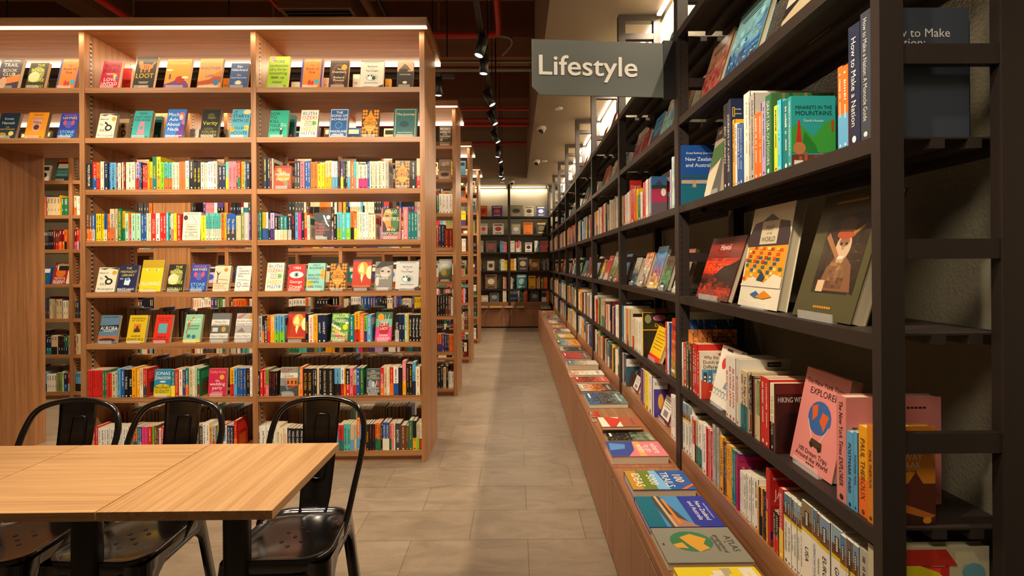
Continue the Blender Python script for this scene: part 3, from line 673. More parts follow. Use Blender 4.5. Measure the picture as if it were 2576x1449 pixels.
row_left(850, 385, Z1, 1012, 68, "155:200:vy:FATTENING:w 215:215:k::c 280:215:k::c 370:205:ms::b 480:220:o::w 540:225:Cp 610:225:m::f 745:305:cP 870:305:cP 940:225:b 1060:215:c:CLEOPATRA_AND_FRANKENSTEIN:k 1185:210:c:CLEOPATRA_AND_FRANKENSTEIN:k 1290:205:c:CLEOPATRA_AND_FRANKENSTEIN:k 1400:215:c::d 1500:215:g::d 2135::_ 2325:205:dk::w 2440:140:er:ELDER_ATLAS:w", 2, 'right')
# fourth shelf
row_left(205, 515, Z1, 1060, 125, "225:245:no 312:245:no 415:265:bg 500:260:y::k 590:260:y::k 665:260:y::k 755:260:bc:THE_HUMANS_MATT_HAIG:k 845:260:o:MATT_HAIG:k 985:120:eo:ANOTHER_LIFE:b 1070:115:e 1195:115:G:GARDENS_OF_DELIGHT:Z 1285:185:YG 1380:250:m:TOM_LAKE:k 1480:250:op 1605:260:m::t 1745:260:m::t 1830:270:b::w 1930:270:b::w 1985:255:c::d 2045:255:c::d 2190:260:r:CATCH-22:c 2310:255:w:The_Unfolding:k 2410:250:r::w 2505:250:r::w 2570:235:C::w", 3, 'middle')
row_left(420, 515, Z1, 1035, 45, "130:250:G::w 200:250:cp 285:235:Z::f 390:245:r::w 990::_ 1145:305:Z::f 1240:235:Tc:IT_STARTS_WITH_US:B 1335:235:Tc:IT_STARTS_WITH_US:B 1435:235:Tc:IT_STARTS_WITH_US:B 1530:235:Tc:IT_STARTS_WITH_US:B 1590:235:Tc 1690:215:o::k 1765:225:Y 1900:265:bd:The_Unlikely:w 2030:265:bd:The_Unlikely:w 2120:310:e::f 2180:310:e::f 2280:230:f::w 2425:225:g::w 2480:225:v::w", 3, 'middle')
row_left(640, 515, Z1, 1020, 80, "130:180:v 205:180:G 240::_ 325:205:Yb 405:205:wb 480:155:k:LORIE_MOORE:w 600:225:lv 690:315:kc 760:315:kc 865:310:te 970:310:te 1090:315:Bg 1200:245:k::r 1285:220:s 1390:215:P::p 1475:230:k:Ben_Dream:w 1560:220:or::c 1635:300:c::t 2330::_ 2435:280:k 2570:215:CL:JANE_MORIARTY:r", 3, 'right')
row_left(850, 515, Z1, 1005, 105, "235:220:T::w 370:215:CL::w 470:165:ok 560:215:oy:Dear_Edward:w 640:190:c::t 715:190:c::t 810:210:w 905:210:w::G 1000:275:c::r 1110:275:c::r 1925::_ 2070:65:p:HELLO_BEAUTIFUL:c 2150:205:t::c 2250:205:t::c 2345:205:t::c 2450:200:g::d", 3, 'right')
# sixth shelf
row_left(640, 775, Z1, 990, 115, "220:210:g 280:210:ko:COURTTIA:w 390:290:k:LITTLE_FIRES_EVERYWHERE:w 460:195:or 525:190:Y::w 595:190:Y::w 725:195:sL 880:195:sL 1505::_ 1590:150:k:OPPENHEIMER:Y 1735:195:w:THE_BABYSITTER:r 1870:190:Y::f 1985:190:B:HAMNET:w 2120:190:B:HAMNET:w", 5, 'right')
row_left(850, 775, Z1, 972, 335, "490:180:t::w 645:100:Yr 775:165:o:LAST_GIFT_MASTER_ARTISTS:w 860:215:Lv 990:180:s::w 1680::_ 1800:175:kg:PLUCKY:w 1885:175:B:IDOL:w 1970:175:B:IDOL:w 2050:170:m 2095:170:Y 2185:190:k:1984_George_Orwell:w 2285:190:k:1984_George_Orwell:w 2385:190:k:1984_George_Orwell:w 2475:190:k:1984_George_Orwell:w", 5, 'right')
# seventh shelf
row_left(205, 910, Z1, 1110, 150, "210:300:p 330:310:r::R 430:310:r::R 520:310:r::R 630:310:r::R 690:315:G 745:315:G 810:395:r::o 880:395:r::o 1000:380:e::d 1060:450:e 1160:265:s::B 1260:290:b::w 1375:300:k:THE_WALK:w 1500:295:k:WALK:w 1620:240:Y::R 1720:285:Y::w 1815:290:ec::f 1885:270:rd 1930:270:rd", 6, 'middle')
row_left(420, 910, Z1, 1080, 120, "245:290:tZ 355:270:r:THE_BLACK_BOOK:e 455:280:c::r 500:290:b 550:290:v 635:235:to 765:225:e::f 825:200:c 875:250:m 970:255:Gn 1850::_ 1980:245:Yr 2070:255:s::B 2155:260:b::Y 2240:260:b::Y 2325:260:b::Y 2440:260:k::Y 2515:250:w::n", 6, 'middle')
row_left(640, 910, Z1, 1040, 90, "175:295:k:1984_George_Orwell:w 262:270:r::w 345:270:r::w 430:250:fp 470:310:k::r 508:310:k::r 545:310:k::r 582:310:k::r 618:310:k::r 665:310:k::Y 1300::_ 1345:235:tY 1440:190:o::w 1570:240:k:RUTH_OZEKI:Y 1715:240:k:RUTH_OZEKI:Y 1760:240:d 1850:240:k::w 1920:230:e::Y 1985:235:k::w 2160:240:k:ORHAN_PAMUK:e 2350:240:k:ORHAN_PAMUK:e 2550:235:sk::d", 6, 'right')
row_left(850, 910, Z1, 1020, 88, "180:215:wr 225:230:Y 360:230:kr::w 450:225:p:BEL_CANTO:R 550:300:er::k 650:215:b::w 750:220:G::Y 1250::_ 1355:210:ro:LESLIE_PEARSE:w 1450:200:e:LESLEY_PEARSE:r 1525:200:c::d 1640:205:ro::Y 1785:195:wb::d 1900:215:k::R 2010:20:pY::w 2105:105:k::Y 2195:105:k::Y 2300:60:sB:Jodi_Picoult:B 2425:190:c::o", 6, 'right')
# lowest shelf
row_left(225, 1030, Z1, 1250, 45, "120:560:y 180:520:r::w 260:500:r::w 350:550:w 430:550:w 510:550:w 600:550:w 690:550:w 780:550:w 870:550:w 960:550:w 1060:545:w 1150:545:w 1235:520:Y 1300:500:f 1400:520:ob::k 1480:520:t 1535:520:bl 1620:520:P::p 1725:520:P::p 1840:510:r::w 1915:490:L 1995:480:n::w 2035:580:R 2110:580:w 2200:520:r 2280:540:k 2390:500:g", 7, 'middle')
row_left(430, 1030, Z1, 1250, 5, "150:520:e 260:500:k 380:520:b 500:520:r 620:530:w 745:520:y 830:490:d::e 940:500:dk::e 1040:410:w::d 1140:405:w::d 1215:490:Yp 1330:480:go 1370:490:G 1460:470:Y 1540:480:ry 1610:520:bw 1650:470:w 1755:480:B:ALL_THAT'S_LEFT_UNSAID:w 1845:480:B:ALL_THAT'S_LEFT_UNSAID:w 1935:340:ro::Y", 7, 'middle')
row_left(640, 1030, Z1, 1250, 95, "205:490:w:Jodi_Picoult:d 345:490:w:Jodi_Picoult:d 500:490:w:Jodi_Picoult:d 630:490:w 760:490:c:PICOULT:f 865:550:c:Jodi_Picoult:o 965:550:c:Jodi_Picoult:o 1095:560:k:MAD_HONEY:w 1215:560:k:MAD_HONEY:w 1345:560:k:MAD_HONEY:w 1470:560:k:MAD_HONEY:w 1590:560:k:MAD_HONEY:w 1645:550:w 1760:540:k 1880:550:e 2000:540:r 2120:550:b 2240:540:c 2360:550:g 2470:545:s", 7, 'right')
row_left(850, 1040, Z1, 1100, 20, "172:340:rt:SHANTARAM:R 280:315:T:SALLY_ROONEY:B 375:315:T:SALLY_ROONEY:B 475:320:es::p 555:320:e::G 650:175:os::w 735:320:sB 830:330:ko 925:320:k:ROMANCE:Y 1010:320:k::r 1100:320:k::r 1180:290:oG 1260:290:oG 1315:370:k 1415:270:bc:THE_PACT_WE_MADE:w 1515:270:bc:THE_PACT_WE_MADE:w 1580:310:oG 1650:300:p::w 1690:300:c 1845:300:d:BASTARD:w 2005:360:n::e 2085:370:n::Y 2210:215:G::Y 2320:220:kY:QURANCY:k 2400:280:eL 2480:285:wr", 7, 'right')

# ---------------------------------------------------------------- face-out books
ART = {}
def A_(name, base, *items): ART[name] = (base, items)
T_ = lambda s, v, h, c, u=0.5, w=0.88: ('t', s, u, v, h, c, w)
R_ = lambda a, b, c, d, e: ('r', a, b, c, d, e)
E_ = lambda a, b, c, d, e: ('e', a, b, c, d, e)
P_ = lambda c, *p: ('p', p, c)
L_ = lambda v, c, n=2, w=0.5, u=0.5: ('l', u, v, w, n, c)
A_('fire', '#e8741c', R_(0, 0, 0.09, 1, '#3a3f8c'), R_(0.91, 0, 1, 1, '#4a3a80'), T_('CHRISTY LEFTERI', .93, .045, '#f7e3b0'), T_('The', .77, .05, '#3a1f18'), T_('Book of', .66, .085, '#3a1f18'), T_('Fire', .54, .09, '#3a1f18'), E_(.42, .17, .07, .11, '#b3281a'), E_(.56, .15, .06, .1, '#b3281a'), E_(.76, .22, .12, .085, '#2f9fc0'), L_(.04, '#f7e3b0'))
A_('goose', '#23210f', E_(.5, .55, .36, .3, '#8c8a5c'), E_(.35, .45, .3, .2, '#d9d2a8'), T_('THE', .9, .1, '#dbe22e', .6), T_('BOOK', .72, .12, '#dbe22e'), T_('OF', .54, .12, '#dbe22e', .55), T_('GOOSE', .33, .12, '#dbe22e'), T_('YIYUN LI', .1, .1, '#dbe22e'))
A_('rail', '#2b2140', P_('#e07a2c', (0, .1), (1, .25), (1, .5), (0, .3)), E_(.3, .2, .15, .2, '#c9a184'), T_('JANNIE LYONS', .94, .05, '#f1ece0'), T_('TRAIL', .8, .12, '#f4efe2'), T_('BOOK', .62, .11, '#e8d9c2'), T_('CLUB', .49, .11, '#f4efe2'))
A_('ruth', '#b0173c', T_('RUTH', .82, .13, '#4d0f25'), T_('JONES', .66, .13, '#4d0f25'), T_('LOVE', .33, .12, '#fbf3ea'), T_('UNTOLD', .18, .12, '#fbf3ea'), E_(.75, .45, .1, .07, '#f0c31c'), E_(.85, .4, .08, .06, '#2f74c8'), L_(.54, '#f3ccd0'))
A_('red', '#c8232e', T_('LOVE', .5, .13, '#6a0f18'), E_(.7, .22, .12, .08, '#f0c31c'), L_(.1, '#fbf3ea'))
A_('loot', '#1c191b', E_(.5, .68, .34, .09, '#e2742a'), E_(.22, .79, .11, .075, '#e2742a'), R_(.25, .5, .33, .66, '#e2742a'), R_(.63, .5, .71, .66, '#e2742a'), R_(.44, .5, .5, .62, '#d46a22'), P_('#e2742a', (.8, .7), (.95, .82), (.9, .85), (.75, .74)), R_(.4, .62, .43, .75, '#1c191b'), R_(.5, .62, .53, .76, '#1c191b'), R_(.6, .62, .63, .75, '#1c191b'), T_('LOOT', .4, .15, '#e8b93c'), L_(.2, '#cfc6b0'), T_('JAMES', .06, .06, '#e8b93c'))
A_('kite', '#e88f28', P_('#6a3a78', (0, 0), (1, 0), (1, .12), (.85, .26), (.5, .3), (.25, .2), (0, .14)), E_(.62, .3, .19, .12, '#a6241c'), P_('#6a3a78', (0, 0), (1, 0), (1, .12), (0, .12)), E_(.82, .37, .14, .04, '#f6e7c8'), E_(.2, .4, .04, .1, '#5a2f6c'), E_(.15, .62, .14, .03, '#f6e7c8'), T_('KHALED HOSSEINI', .84, .045, '#f6e3b0'), T_('THE KITE RUNNER', .93, .05, '#e0b060'))
A_('another', '#e2914c', P_('#a34a22', (0, .08), (1, .2), (1, .5), (.75, .42), (.5, .3), (0, .22)), P_('#c96f34', (.55, .4), (1, .62), (1, .4)), T_('ANOTHER', .68, .1, '#335a9c'), T_('LIFE', .42, .1, '#3a69a8'), E_(.8, .2, .13, .1, '#2e6fae'), T_('Kristin Hannah', .06, .07, '#f6ead2'))
A_('blue', '#28508e', T_('Elin', .86, .1, '#eef2f6'), T_('Hilderbrand', .73, .1, '#eef2f6'), T_('The', .52, .07, '#cfe0f2'), T_('Hotel Nantucket', .42, .07, '#cfe0f2'), E_(.5, .22, .22, .06, '#c49a62'), P_('#e8d7b8', (.35, .15), (.65, .15), (.6, .3), (.4, .3)))
A_('lime', '#93b81e', E_(.2, .9, .13, .085, '#e58a96'), T_('MORE', .84, .085, '#20301a'), T_('confessions', .71, .085, '#20301a'), T_('of a forty-', .59, .085, '#20301a'), T_('something', .47, .085, '#20301a'), T_('f##k up', .34, .085, '#20301a'), L_(.2, '#20301a'), T_('ALEXANDRA POTTER', .07, .05, '#20301a'))
A_('over', '#2b1a12', E_(.5, .5, .42, .38, '#5c3722'), E_(.5, .5, .28, .3, '#2b1a12'), E_(.75, .74, .15, .11, '#e8912a'), T_('The', .68, .07, '#d8d2c8'), T_('Overstory', .58, .08, '#e6dfd2'), T_('Richard', .38, .08, '#e6dfd2'), T_('Powers', .28, .08, '#e6dfd2'), E_(.5, .12, .3, .05, '#7a3f22'))
A_('panda', '#c9c8c2', R_(0, 0, 1, .03, '#3a3532'), R_(0, .97, 1, 1, '#3a3532'), L_(.93, '#4a4440', 1, .7), T_('Big Panda', .79, .06, '#2c2a2a'), T_('and', .71, .035, '#2c2a2a'), T_('Tiny Dragon', .63, .06, '#2c2a2a'), E_(.5, .38, .26, .13, '#9fb6b2'), E_(.42, .38, .1, .09, '#f3efe8'), E_(.58, .36, .08, .07, '#3a3532'), E_(.36, .44, .04, .03, '#2c2a2a'), E_(.48, .44, .04, .03, '#2c2a2a'), T_('James Norbury', .19, .05, '#2c2a2a'), P_('#3a3532', (0, .02), (.3, .06), (.7, .04), (1, .12), (1, 0), (0, 0)))
A_('peak', '#c2a48a', P_('#6a4c3e', (.1, .68), (.45, .92), (.6, .85), (.85, .66)), R_(0, 0, 1, .62, '#24232a'), E_(.5, .2, .14, .05, '#e2c9a0'), T_('MOUNTAIN', .5, .05, '#d8cfc2'), E_(.38, .66, .3, .06, '#24232a'))
A_('night', '#1f3142', T_('Kristin', .78, .09, '#cfd8d8'), T_('Hannah', .62, .11, '#cfd8d8'), T_('THE', .45, .05, '#d8b64a'), T_('NIGHTINGALE', .37, .06, '#d8b64a'), E_(.3, .15, .22, .09, '#a8862c'), E_(.75, .2, .14, .09, '#d8c05c'))
A_('mika', '#e8941c', P_('#d9a08a', (.32, .28), (.68, .28), (.76, .76), (.24, .76)), R_(.22, .72, .78, .8, '#c98a72'), T_('Mika', .62, .11, '#6a2f1c'), E_(.5, .43, .14, .1, '#5c3a2c'), T_('Emilia Jean', .08, .08, '#a8341c'), L_(.92, '#8c3c10'))
A_('stone', '#2c41a4', T_('NATALIE', .92, .08, '#d65a72'), T_('HAYNES', .81, .1, '#f0d878'), E_(.5, .55, .2, .15, '#7a4a92'), E_(.28, .62, .1, .1, '#c0506a'), E_(.72, .62, .1, .1, '#c0506a'), E_(.5, .55, .12, .12, '#4a62b8'), T_('STONE', .26, .12, '#7fd8d2'), T_('BLIND', .12, .12, '#7fd8d2'))
A_('mock', '#e0dcc4', P_('#4a4640', (0, .95), (1, 1), (1, .9), (.55, .97), (.3, .9)), E_(.62, .42, .2, .13, '#23211f'), E_(.62, .42, .11, .07, '#e0dcc4'), P_('#23211f', (.35, .62), (.6, .48), (.65, .52), (.4, .68)), E_(.84, .78, .12, .09, '#c9a23a'), T_('Harper Lee', .78, .06, '#33302c', .3, .5), T_('To', .55, .08, '#33302c', .2), T_('Kill a', .32, .09, '#33302c', .35), T_('Mockingbird', .12, .09, '#33302c'))
A_('mocka', '#a88f68', E_(.55, .4, .24, .14, '#23211f'), E_(.55, .4, .13, .07, '#a88f68'), E_(.4, .72, .2, .1, '#3a2f22'))
A_('work', '#2f9a98', T_('NOT SAFE', .77, .085, '#16383a'), T_('FOR WORK', .66, .085, '#16383a'), P_('#e87a8e', (.3, .14), (.7, .14), (.62, .6), (.38, .6)), E_(.5, .38, .08, .08, '#2f9a98'), T_('ISABEL KAPLAN', .06, .05, '#16383a'), L_(.92, '#16383a'))
A_('teal', '#1f6a68', T_('WORK', .6, .1, '#0c3032'), R_(.2, .1, .6, .3, '#e87a8e'))
A_('nada', '#2a6fc0', E_(.78, .78, .16, .12, '#e8607a'), P_('#e8607a', (.9, .8), (1, .4), (.8, .3), (.85, .6)), E_(.76, .72, .1, .1, '#f0c0a0'), P_('#5a2f8c', (.5, 0), (1, 0), (1, .45), (.8, .5)), T_('Much', .82, .12, '#f4f4ee', .35, .6), T_('Ado', .65, .12, '#f4f4ee', .38), T_('About', .48, .12, '#f4f4ee', .4, .7), T_('Nada', .31, .12, '#f4f4ee', .42), T_('UZMA JALALUDDIN', .08, .05, '#f4f4ee'))
A_('verity', '#1b1b16', E_(.5, .78, .2, .1, '#4a4a24'), E_(.55, .7, .25, .04, '#5a5a2c'), E_(.45, .32, .28, .05, '#4a4a24'), T_('Verity', .53, .14, '#c9c050', .5, .95), T_('COLLEEN', .22, .08, '#a8a048'), T_('HOOVER', .1, .11, '#a8a048'))
A_('starts', '#58a8c0', E_(.8, .9, .2, .09, '#e0d49a'), E_(.1, .3, .14, .1, '#d6a03a'), T_('IT', .9, .1, '#16324a', .2), T_('STARTS', .76, .12, '#16324a'), T_('WITH US', .6, .12, '#16324a'), E_(.85, .35, .14, .09, '#e8c050'), T_('COLLEEN', .34, .08, '#16324a'), T_('HOOVER', .17, .14, '#16324a'))
A_('family', '#22a489', T_('HOW', .88, .12, '#101c1a', .27, .5), T_('TO', .74, .12, '#101c1a', .2), T_('KILL', .6, .12, '#101c1a', .27, .5), T_('YOUR', .44, .12, '#101c1a', .32, .6), T_('FAMILY', .28, .12, '#101c1a', .42, .75), T_('BELLA', .5, .045, '#d8f0e6', .75, .4), T_('MACKIE', .43, .045, '#d8f0e6', .75, .4), E_(.66, .18, .06, .13, '#14201e'), E_(.66, .32, .05, .04, '#f0d8c0'))
A_('ozeki', '#e8dcc4', T_('RUTH', .87, .13, '#3a62b0'), T_('OZEKI', .72, .13, '#c8402c'), T_('The Book', .59, .055, '#3a3530'), T_('of Form &', .52, .055, '#3a3530'), T_('Emptiness', .45, .055, '#3a3530'), E_(.8, .52, .12, .08, '#5cb848'), ('tf', 'OZEKI', .5, .3, .13, '#e0a020', .88), ('tf', 'RUTH', .5, .15, .13, '#3a62b0', .88))
A_('achilles', '#24558e', R_(.04, .02, .96, .04, '#d8dee0'), R_(.04, .96, .96, .98, '#d8dee0'), R_(.04, .02, .06, .98, '#d8dee0'), R_(.94, .02, .96, .98, '#d8dee0'), T_('THE', .87, .085, '#e6e8e4'), T_('SONG OF', .76, .085, '#e6e8e4'), T_('ACHILLES', .64, .085, '#e6e8e4'), E_(.5, .42, .2, .12, '#4a86c0'), E_(.5, .42, .16, .09, '#24558e'), T_('MADELINE', .21, .08, '#e6e8e4'), T_('MILLER', .1, .08, '#e6e8e4'))
_c = (('p', ((.5, .98), (.62, .8), (.93, .5), (.62, .2), (.5, .02), (.38, .2), (.07, .5), (.38, .8)), '#e88a1a'),)
A_('circe', '#4a3210', *[E_(u, v, .07, .05, '#d8831c') for u in (.1, .25, .75, .9) for v in (.08, .2, .32, .7, .82, .93)], *_c, T_('CIRCE', .5, .13, '#2c1c10', .5, .74), T_('MADELINE', .36, .06, '#f3d488'), T_('MILLER', .27, .06, '#f3d488'), L_(.68, '#8c3c10', 3, .3))
A_('journey', '#1d5a5e', R_(.07, .03, .93, .045, '#c9b46a'), R_(.07, .955, .93, .97, '#c9b46a'), R_(.07, .03, .09, .97, '#c9b46a'), R_(.91, .03, .93, .97, '#c9b46a'), T_('The Journey', .8, .085, '#f0cf7a'), E_(.45, .45, .2, .1, '#123a3e'), T_('James Norbury', .17, .055, '#d8c48a'))
A_('midnight', '#23264e', T_('THE', .88, .08, '#d8c84a'), T_('MIDNIGHT', .75, .09, '#d8c84a'), T_('LIBRARY', .62, .09, '#d8c84a'), P_('#cfe6e8', (.35, .26), (.62, .24), (.68, .42), (.58, .52), (.38, .5)), E_(.5, .46, .1, .05, '#3a8cc8'), L_(.5, '#cfd0e0', 2, .2, .2), T_('MATT HAIG', .1, .085, '#f2efe4'))
A_('yellow', '#f0c81a', E_(.3, .68, .09, .025, '#fbf6ea'), E_(.72, .68, .09, .025, '#fbf6ea'), E_(.33, .68, .025, .022, '#1a1614'), E_(.69, .68, .025, .022, '#1a1614'), R_(0, .75, 1, 1, '#b8991a'), T_('YELLOWFACE', .25, .12, '#fbf6e6', .5, .94), L_(.08, '#8c7414', 1, .6))
A_('giant', '#d9c8a8', P_('#4a3428', (.2, .3), (.24, .3), (.26, .62), (.4, .78), (.25, .7), (.1, .82), (.2, .62)), E_(.7, .84, .12, .075, '#c87a1c'), T_('THE', .4, .05, '#6a4a3a', .2), T_('BURIED GIANT', .3, .065, '#7a5848'), T_('KAZUO', .2, .08, '#a86a3a', .4), T_('ISHIGURO', .1, .08, '#a86a3a'), P_('#7a5c48', (.3, .46), (.9, .42), (.9, .44), (.3, .48)))
A_('light', '#d6d4d0', T_('The', .9, .06, '#3a3634', .25), T_('Unbearable', .8, .065, '#3a3634', .5), T_('Lightness of', .7, .065, '#3a3634', .5), T_('Being', .6, .065, '#3a3634', .3), ('ln', (.1, .45), (.9, .42), '#3a3634'), E_(.25, .25, .13, .1, '#5a5450'), E_(.25, .25, .1, .08, '#d6d4d0'), T_('milan', .3, .06, '#3a3634', .7, .4), T_('kundera', .2, .06, '#3a3634', .72, .5))
A_('g1984', '#c8201c', T_('1984', .86, .11, '#f2ece0'), E_(.5, .6, .42, .13, '#efe8dc'), E_(.5, .6, .15, .11, '#8fa8b0'), E_(.5, .6, .07, .055, '#161414'), T_('George', .34, .11, '#f2ece0'), T_('Orwell', .16, .12, '#f2ece0'))
A_('rooney', '#86c4b8', E_(.1, .25, .25, .12, '#e8b030'), E_(.9, .6, .15, .2, '#e8a030'), T_('SALLY', .93, .07, '#1c2c34'), T_('ROONEY', .82, .09, '#1c2c34'), T_('BEAUTIFUL', .56, .08, '#1c2c34'), T_('WORLD,', .44, .08, '#1c2c34', .38), T_('WHERE', .31, .08, '#1c2c34', .4), T_('ARE YOU', .14, .09, '#1c2c34'))
A_('oppen', '#b8321a', E_(.55, .7, .3, .22, '#ee9a24'), P_('#f2dc9a', (.38, .8), (.5, .9), (.6, .72), (.62, .55), (.42, .58), (.3, .62)), P_('#f2dc9a', (.46, .56), (.6, .5), (.52, .25), (.44, .4)), E_(.95, .58, .22, .22, '#f4e6a8'), R_(0, 0, 1, .1, '#3a1c1c'), T_('OPPENHEIMER', .13, .06, '#e89a2a'), R_(0, .93, 1, 1, '#6a3432'))
A_('vanessa', '#7e7a74', E_(.6, .62, .32, .2, '#bdb4a8'), E_(.42, .66, .09, .03, '#2c2826'), E_(.78, .64, .09, .03, '#2c2826'), P_('#2c2826', (0, .75), (.3, 1), (1, 1), (1, .88), (.5, .82)), E_(.62, .4, .1, .04, '#5a4c48'), E_(.15, .3, .1, .16, '#cfc6ba'), T_('My Dark', .53, .085, '#f6f2ea', .4, .7), T_('Vanessa', .42, .085, '#f6f2ea', .45, .7), L_(.08, '#e8e2d6', 2, .7))
A_('aurora', '#5a7a96', P_('#1c2024', (0, .42), (1, .55), (1, .65), (0, .62)), R_(0, .06, 1, .26, '#b8683c'), E_(.5, .1, .45, .07, '#3a2c34'), T_('DAVID KOEPP', .93, .065, '#1f2c3a'), T_('AURORA', .53, .15, '#f0efe8', .5, .9), L_(.42, '#e8e4da', 1, .5))
A_('remains', '#d2b31c', T_('THE REMAINS', .88, .06, '#2c2412'), T_('OF THE DAY', .8, .06, '#2c2412'), R_(.3, .38, .7, .68, '#d07a22'), P_('#4a3416', (.32, .38), (.68, .38), (.64, .5), (.55, .52), (.56, .6), (.44, .6), (.45, .52), (.36, .5)), T_('KAZUO', .24, .07, '#2c2412'), T_('ISHIGURO', .12, .1, '#2c2412'))
A_('klara', '#d0301c', T_('KLARA AND', .88, .065, '#8c1c14'), T_('THE SUN', .8, .065, '#8c1c14'), R_(.24, .34, .76, .68, '#5aa4ae'), T_('KAZUO', .2, .07, '#3a1814'), T_('ISHIGURO', .09, .09, '#3a1814'))
A_('common', '#8cc4a0', P_('#b8532c', (.1, .95), (.2, .6), (.1, .3), (.16, .3), (.26, .62), (.5, .9), (.44, .92), (.22, .7)), T_('NAOMI', .82, .075, '#f0efe4', .6, .6), T_('ISHIGURO', .73, .08, '#f0efe4', .5), T_('Common', .6, .085, '#18262c'), T_('Ground', .5, .085, '#18262c'), E_(.3, .22, .12, .07, '#2f7a8c'), E_(.6, .2, .12, .07, '#2f7a8c'), R_(0, 0, 1, .1, '#e0c834'))
A_('orphans', '#8f8f8c', R_(0, .78, 1, 1, '#6a6c6c'), R_(0, .58, 1, .78, '#d9d6cc'), T_('When We', .7, .07, '#3a3836'), T_('Were Orphans', .61, .07, '#3a3836'), R_(0, .3, 1, .56, '#5a5a58'), R_(.1, .36, .4, .5, '#c9c5ba'), E_(.72, .44, .12, .09, '#c8922c'), R_(0, .14, 1, .3, '#d9d6cc'), T_('Kazuo Ishiguro', .22, .075, '#3a3836'))
A_('artist', '#a8a5a2', R_(0, .58, 1, .8, '#dcd8d0'), P_('#b06a6a', (0, .85), (.5, 1), (.6, 1), (.2, .8)), E_(.85, .86, .12, .08, '#c8922c'), T_('An Artist of the', .73, .07, '#4a4644'), T_('Floating World', .63, .07, '#4a4644'), R_(0, .14, 1, .3, '#dcd8d0'), T_('Kazuo Ishiguro', .22, .075, '#4a4644'), P_('#8c6a72', (.1, .35), (.4, .5), (.6, .34)))
A_('bliss', '#d2401c', R_(0, .9, 1, 1, '#8c1a14'), E_(.3, .8, .15, .1, '#e8902a'), E_(.55, .5, .4, .2, '#e8882a'), P_('#9c2c4a', (0, .0), (.5, .2), (1, .05), (1, 0)), T_('BLISS', .72, .09, '#f6d8c0'), T_('MONTAGE', .62, .11, '#f4e6da'), T_('LING MA', .42, .1, '#f4e6da'), E_(.7, .22, .14, .1, '#7a7a52'))
A_('eleanor', '#efe6cc', E_(.15, .8, .12, .09, '#4a3a32'), ('ln', (.18, .6), (.45, .88), '#a8862c'), ('ln', (.48, .88), (.8, .6), '#3a3430'), ('ln', (.2, .56), (.82, .56), '#a8862c'), ('ln', (.2, .56), (.2, .16), '#c8a84a'), ('ln', (.82, .56), (.82, .16), '#c8a84a'), ('ln', (.1, .15), (.9, .15), '#3a3430'), L_(.93, '#3a3430', 1, .7), T_('Eleanor', .49, .07, '#2f2b28'), T_('Oliphant', .39, .07, '#2f2b28'), T_('is Completely', .29, .055, '#2f2b28'), T_('Fine', .21, .07, '#2f2b28'), T_('GAIL HONEYMAN', .08, .06, '#3a3430', .5, .75))
A_('maps', '#3f4248', *[E_(.3+.1*k, .2+.12*k, .28, .05, '#5a5e66') for k in range(5)], P_('#e6e4de', (.5, .9), (.6, .9), (.8, .6), (.92, .5), (.88, .46), (.7, .6)), E_(.84, .82, .12, .08, '#dcd8d0'), T_('Maps', .6, .1, '#d8603a', .26, .5), T_('of Our', .49, .1, '#d8603a', .32, .6), T_('Spectacular', .37, .1, '#d8603a', .5, .92), T_('Bodies', .25, .1, '#d8603a', .35, .6), T_('MADDIE', .12, .06, '#eeeae0', .3, .5), T_('MORTIMER', .05, .06, '#eeeae0', .38, .62))
A_('hello', '#e0707c', R_(.08, .12, .92, 1, '#3a4a34'), E_(.35, .62, .26, .36, '#e2954a'), E_(.68, .58, .2, .34, '#3f7a3c'), E_(.3, .75, .12, .03, '#3a5a6a'), E_(.7, .75, .12, .03, '#2a2230'), E_(.5, .37, .15, .035, '#c8504a'), E_(.56, .55, .05, .06, '#6a4a7a'), P_('#4a3a3c', (.08, .12), (.4, .12), (.2, .5), (.08, .6)), T_('HELLO', .9, .11, '#f4ead0', .5, .6), T_('BEAUTIFUL', .65, .12, '#f4ead0', .5, .86), T_('ANN', .3, .09, '#f4ead0'), T_('NAPOLITANO', .18, .11, '#f4ead0', .5, .86), L_(.06, '#8c2c34', 1, .7))
A_('marriage', '#5c9a34', *[E_(((k*37) % 100)/100, ((k*61) % 100)/100, .09, .05, ['#c8342a', '#2f6a2c', '#e8b83a', '#8cc84a', '#e8e0cc'][k % 5]) for k in range(26)], T_('MAGGIE', .9, .13, '#f6f2dc', .5, .85), T_("O'FARRELL", .72, .13, '#f6f2dc', .5, .92), E_(.8, .5, .15, .1, '#d8dc2c'), T_('THE', .42, .08, '#f6f2dc', .4), T_('MARRIAGE', .27, .13, '#f6f2dc', .5, .92), T_('PORTRAIT', .1, .13, '#f6f2dc', .5, .92))
A_('cat', '#e04a86', R_(0, .48, 1, .76, '#6ac09a'), R_(0, .76, 1, 1, '#2f6a4a'), E_(.3, .82, .2, .13, '#d89422'), P_('#e0a08a', (.6, .62), (.64, .62), (.58, .92), (.55, .9)), P_('#e0a08a', (.66, .62), (.7, .62), (.84, .92), (.8, .93)), R_(.22, .3, .8, .66, '#b8242a'), E_(.51, .66, .29, .06, '#9cb4ac'), E_(.51, .3, .29, .06, '#b8242a'), T_('CAT', .57, .12, '#f6f0e0', .51, .5), T_('LADY', .43, .1, '#f6f0e0', .51, .5), T_('DAWN', .19, .07, '#f6f0e0'), T_("O'PORTER", .1, .07, '#f6f0e0'))
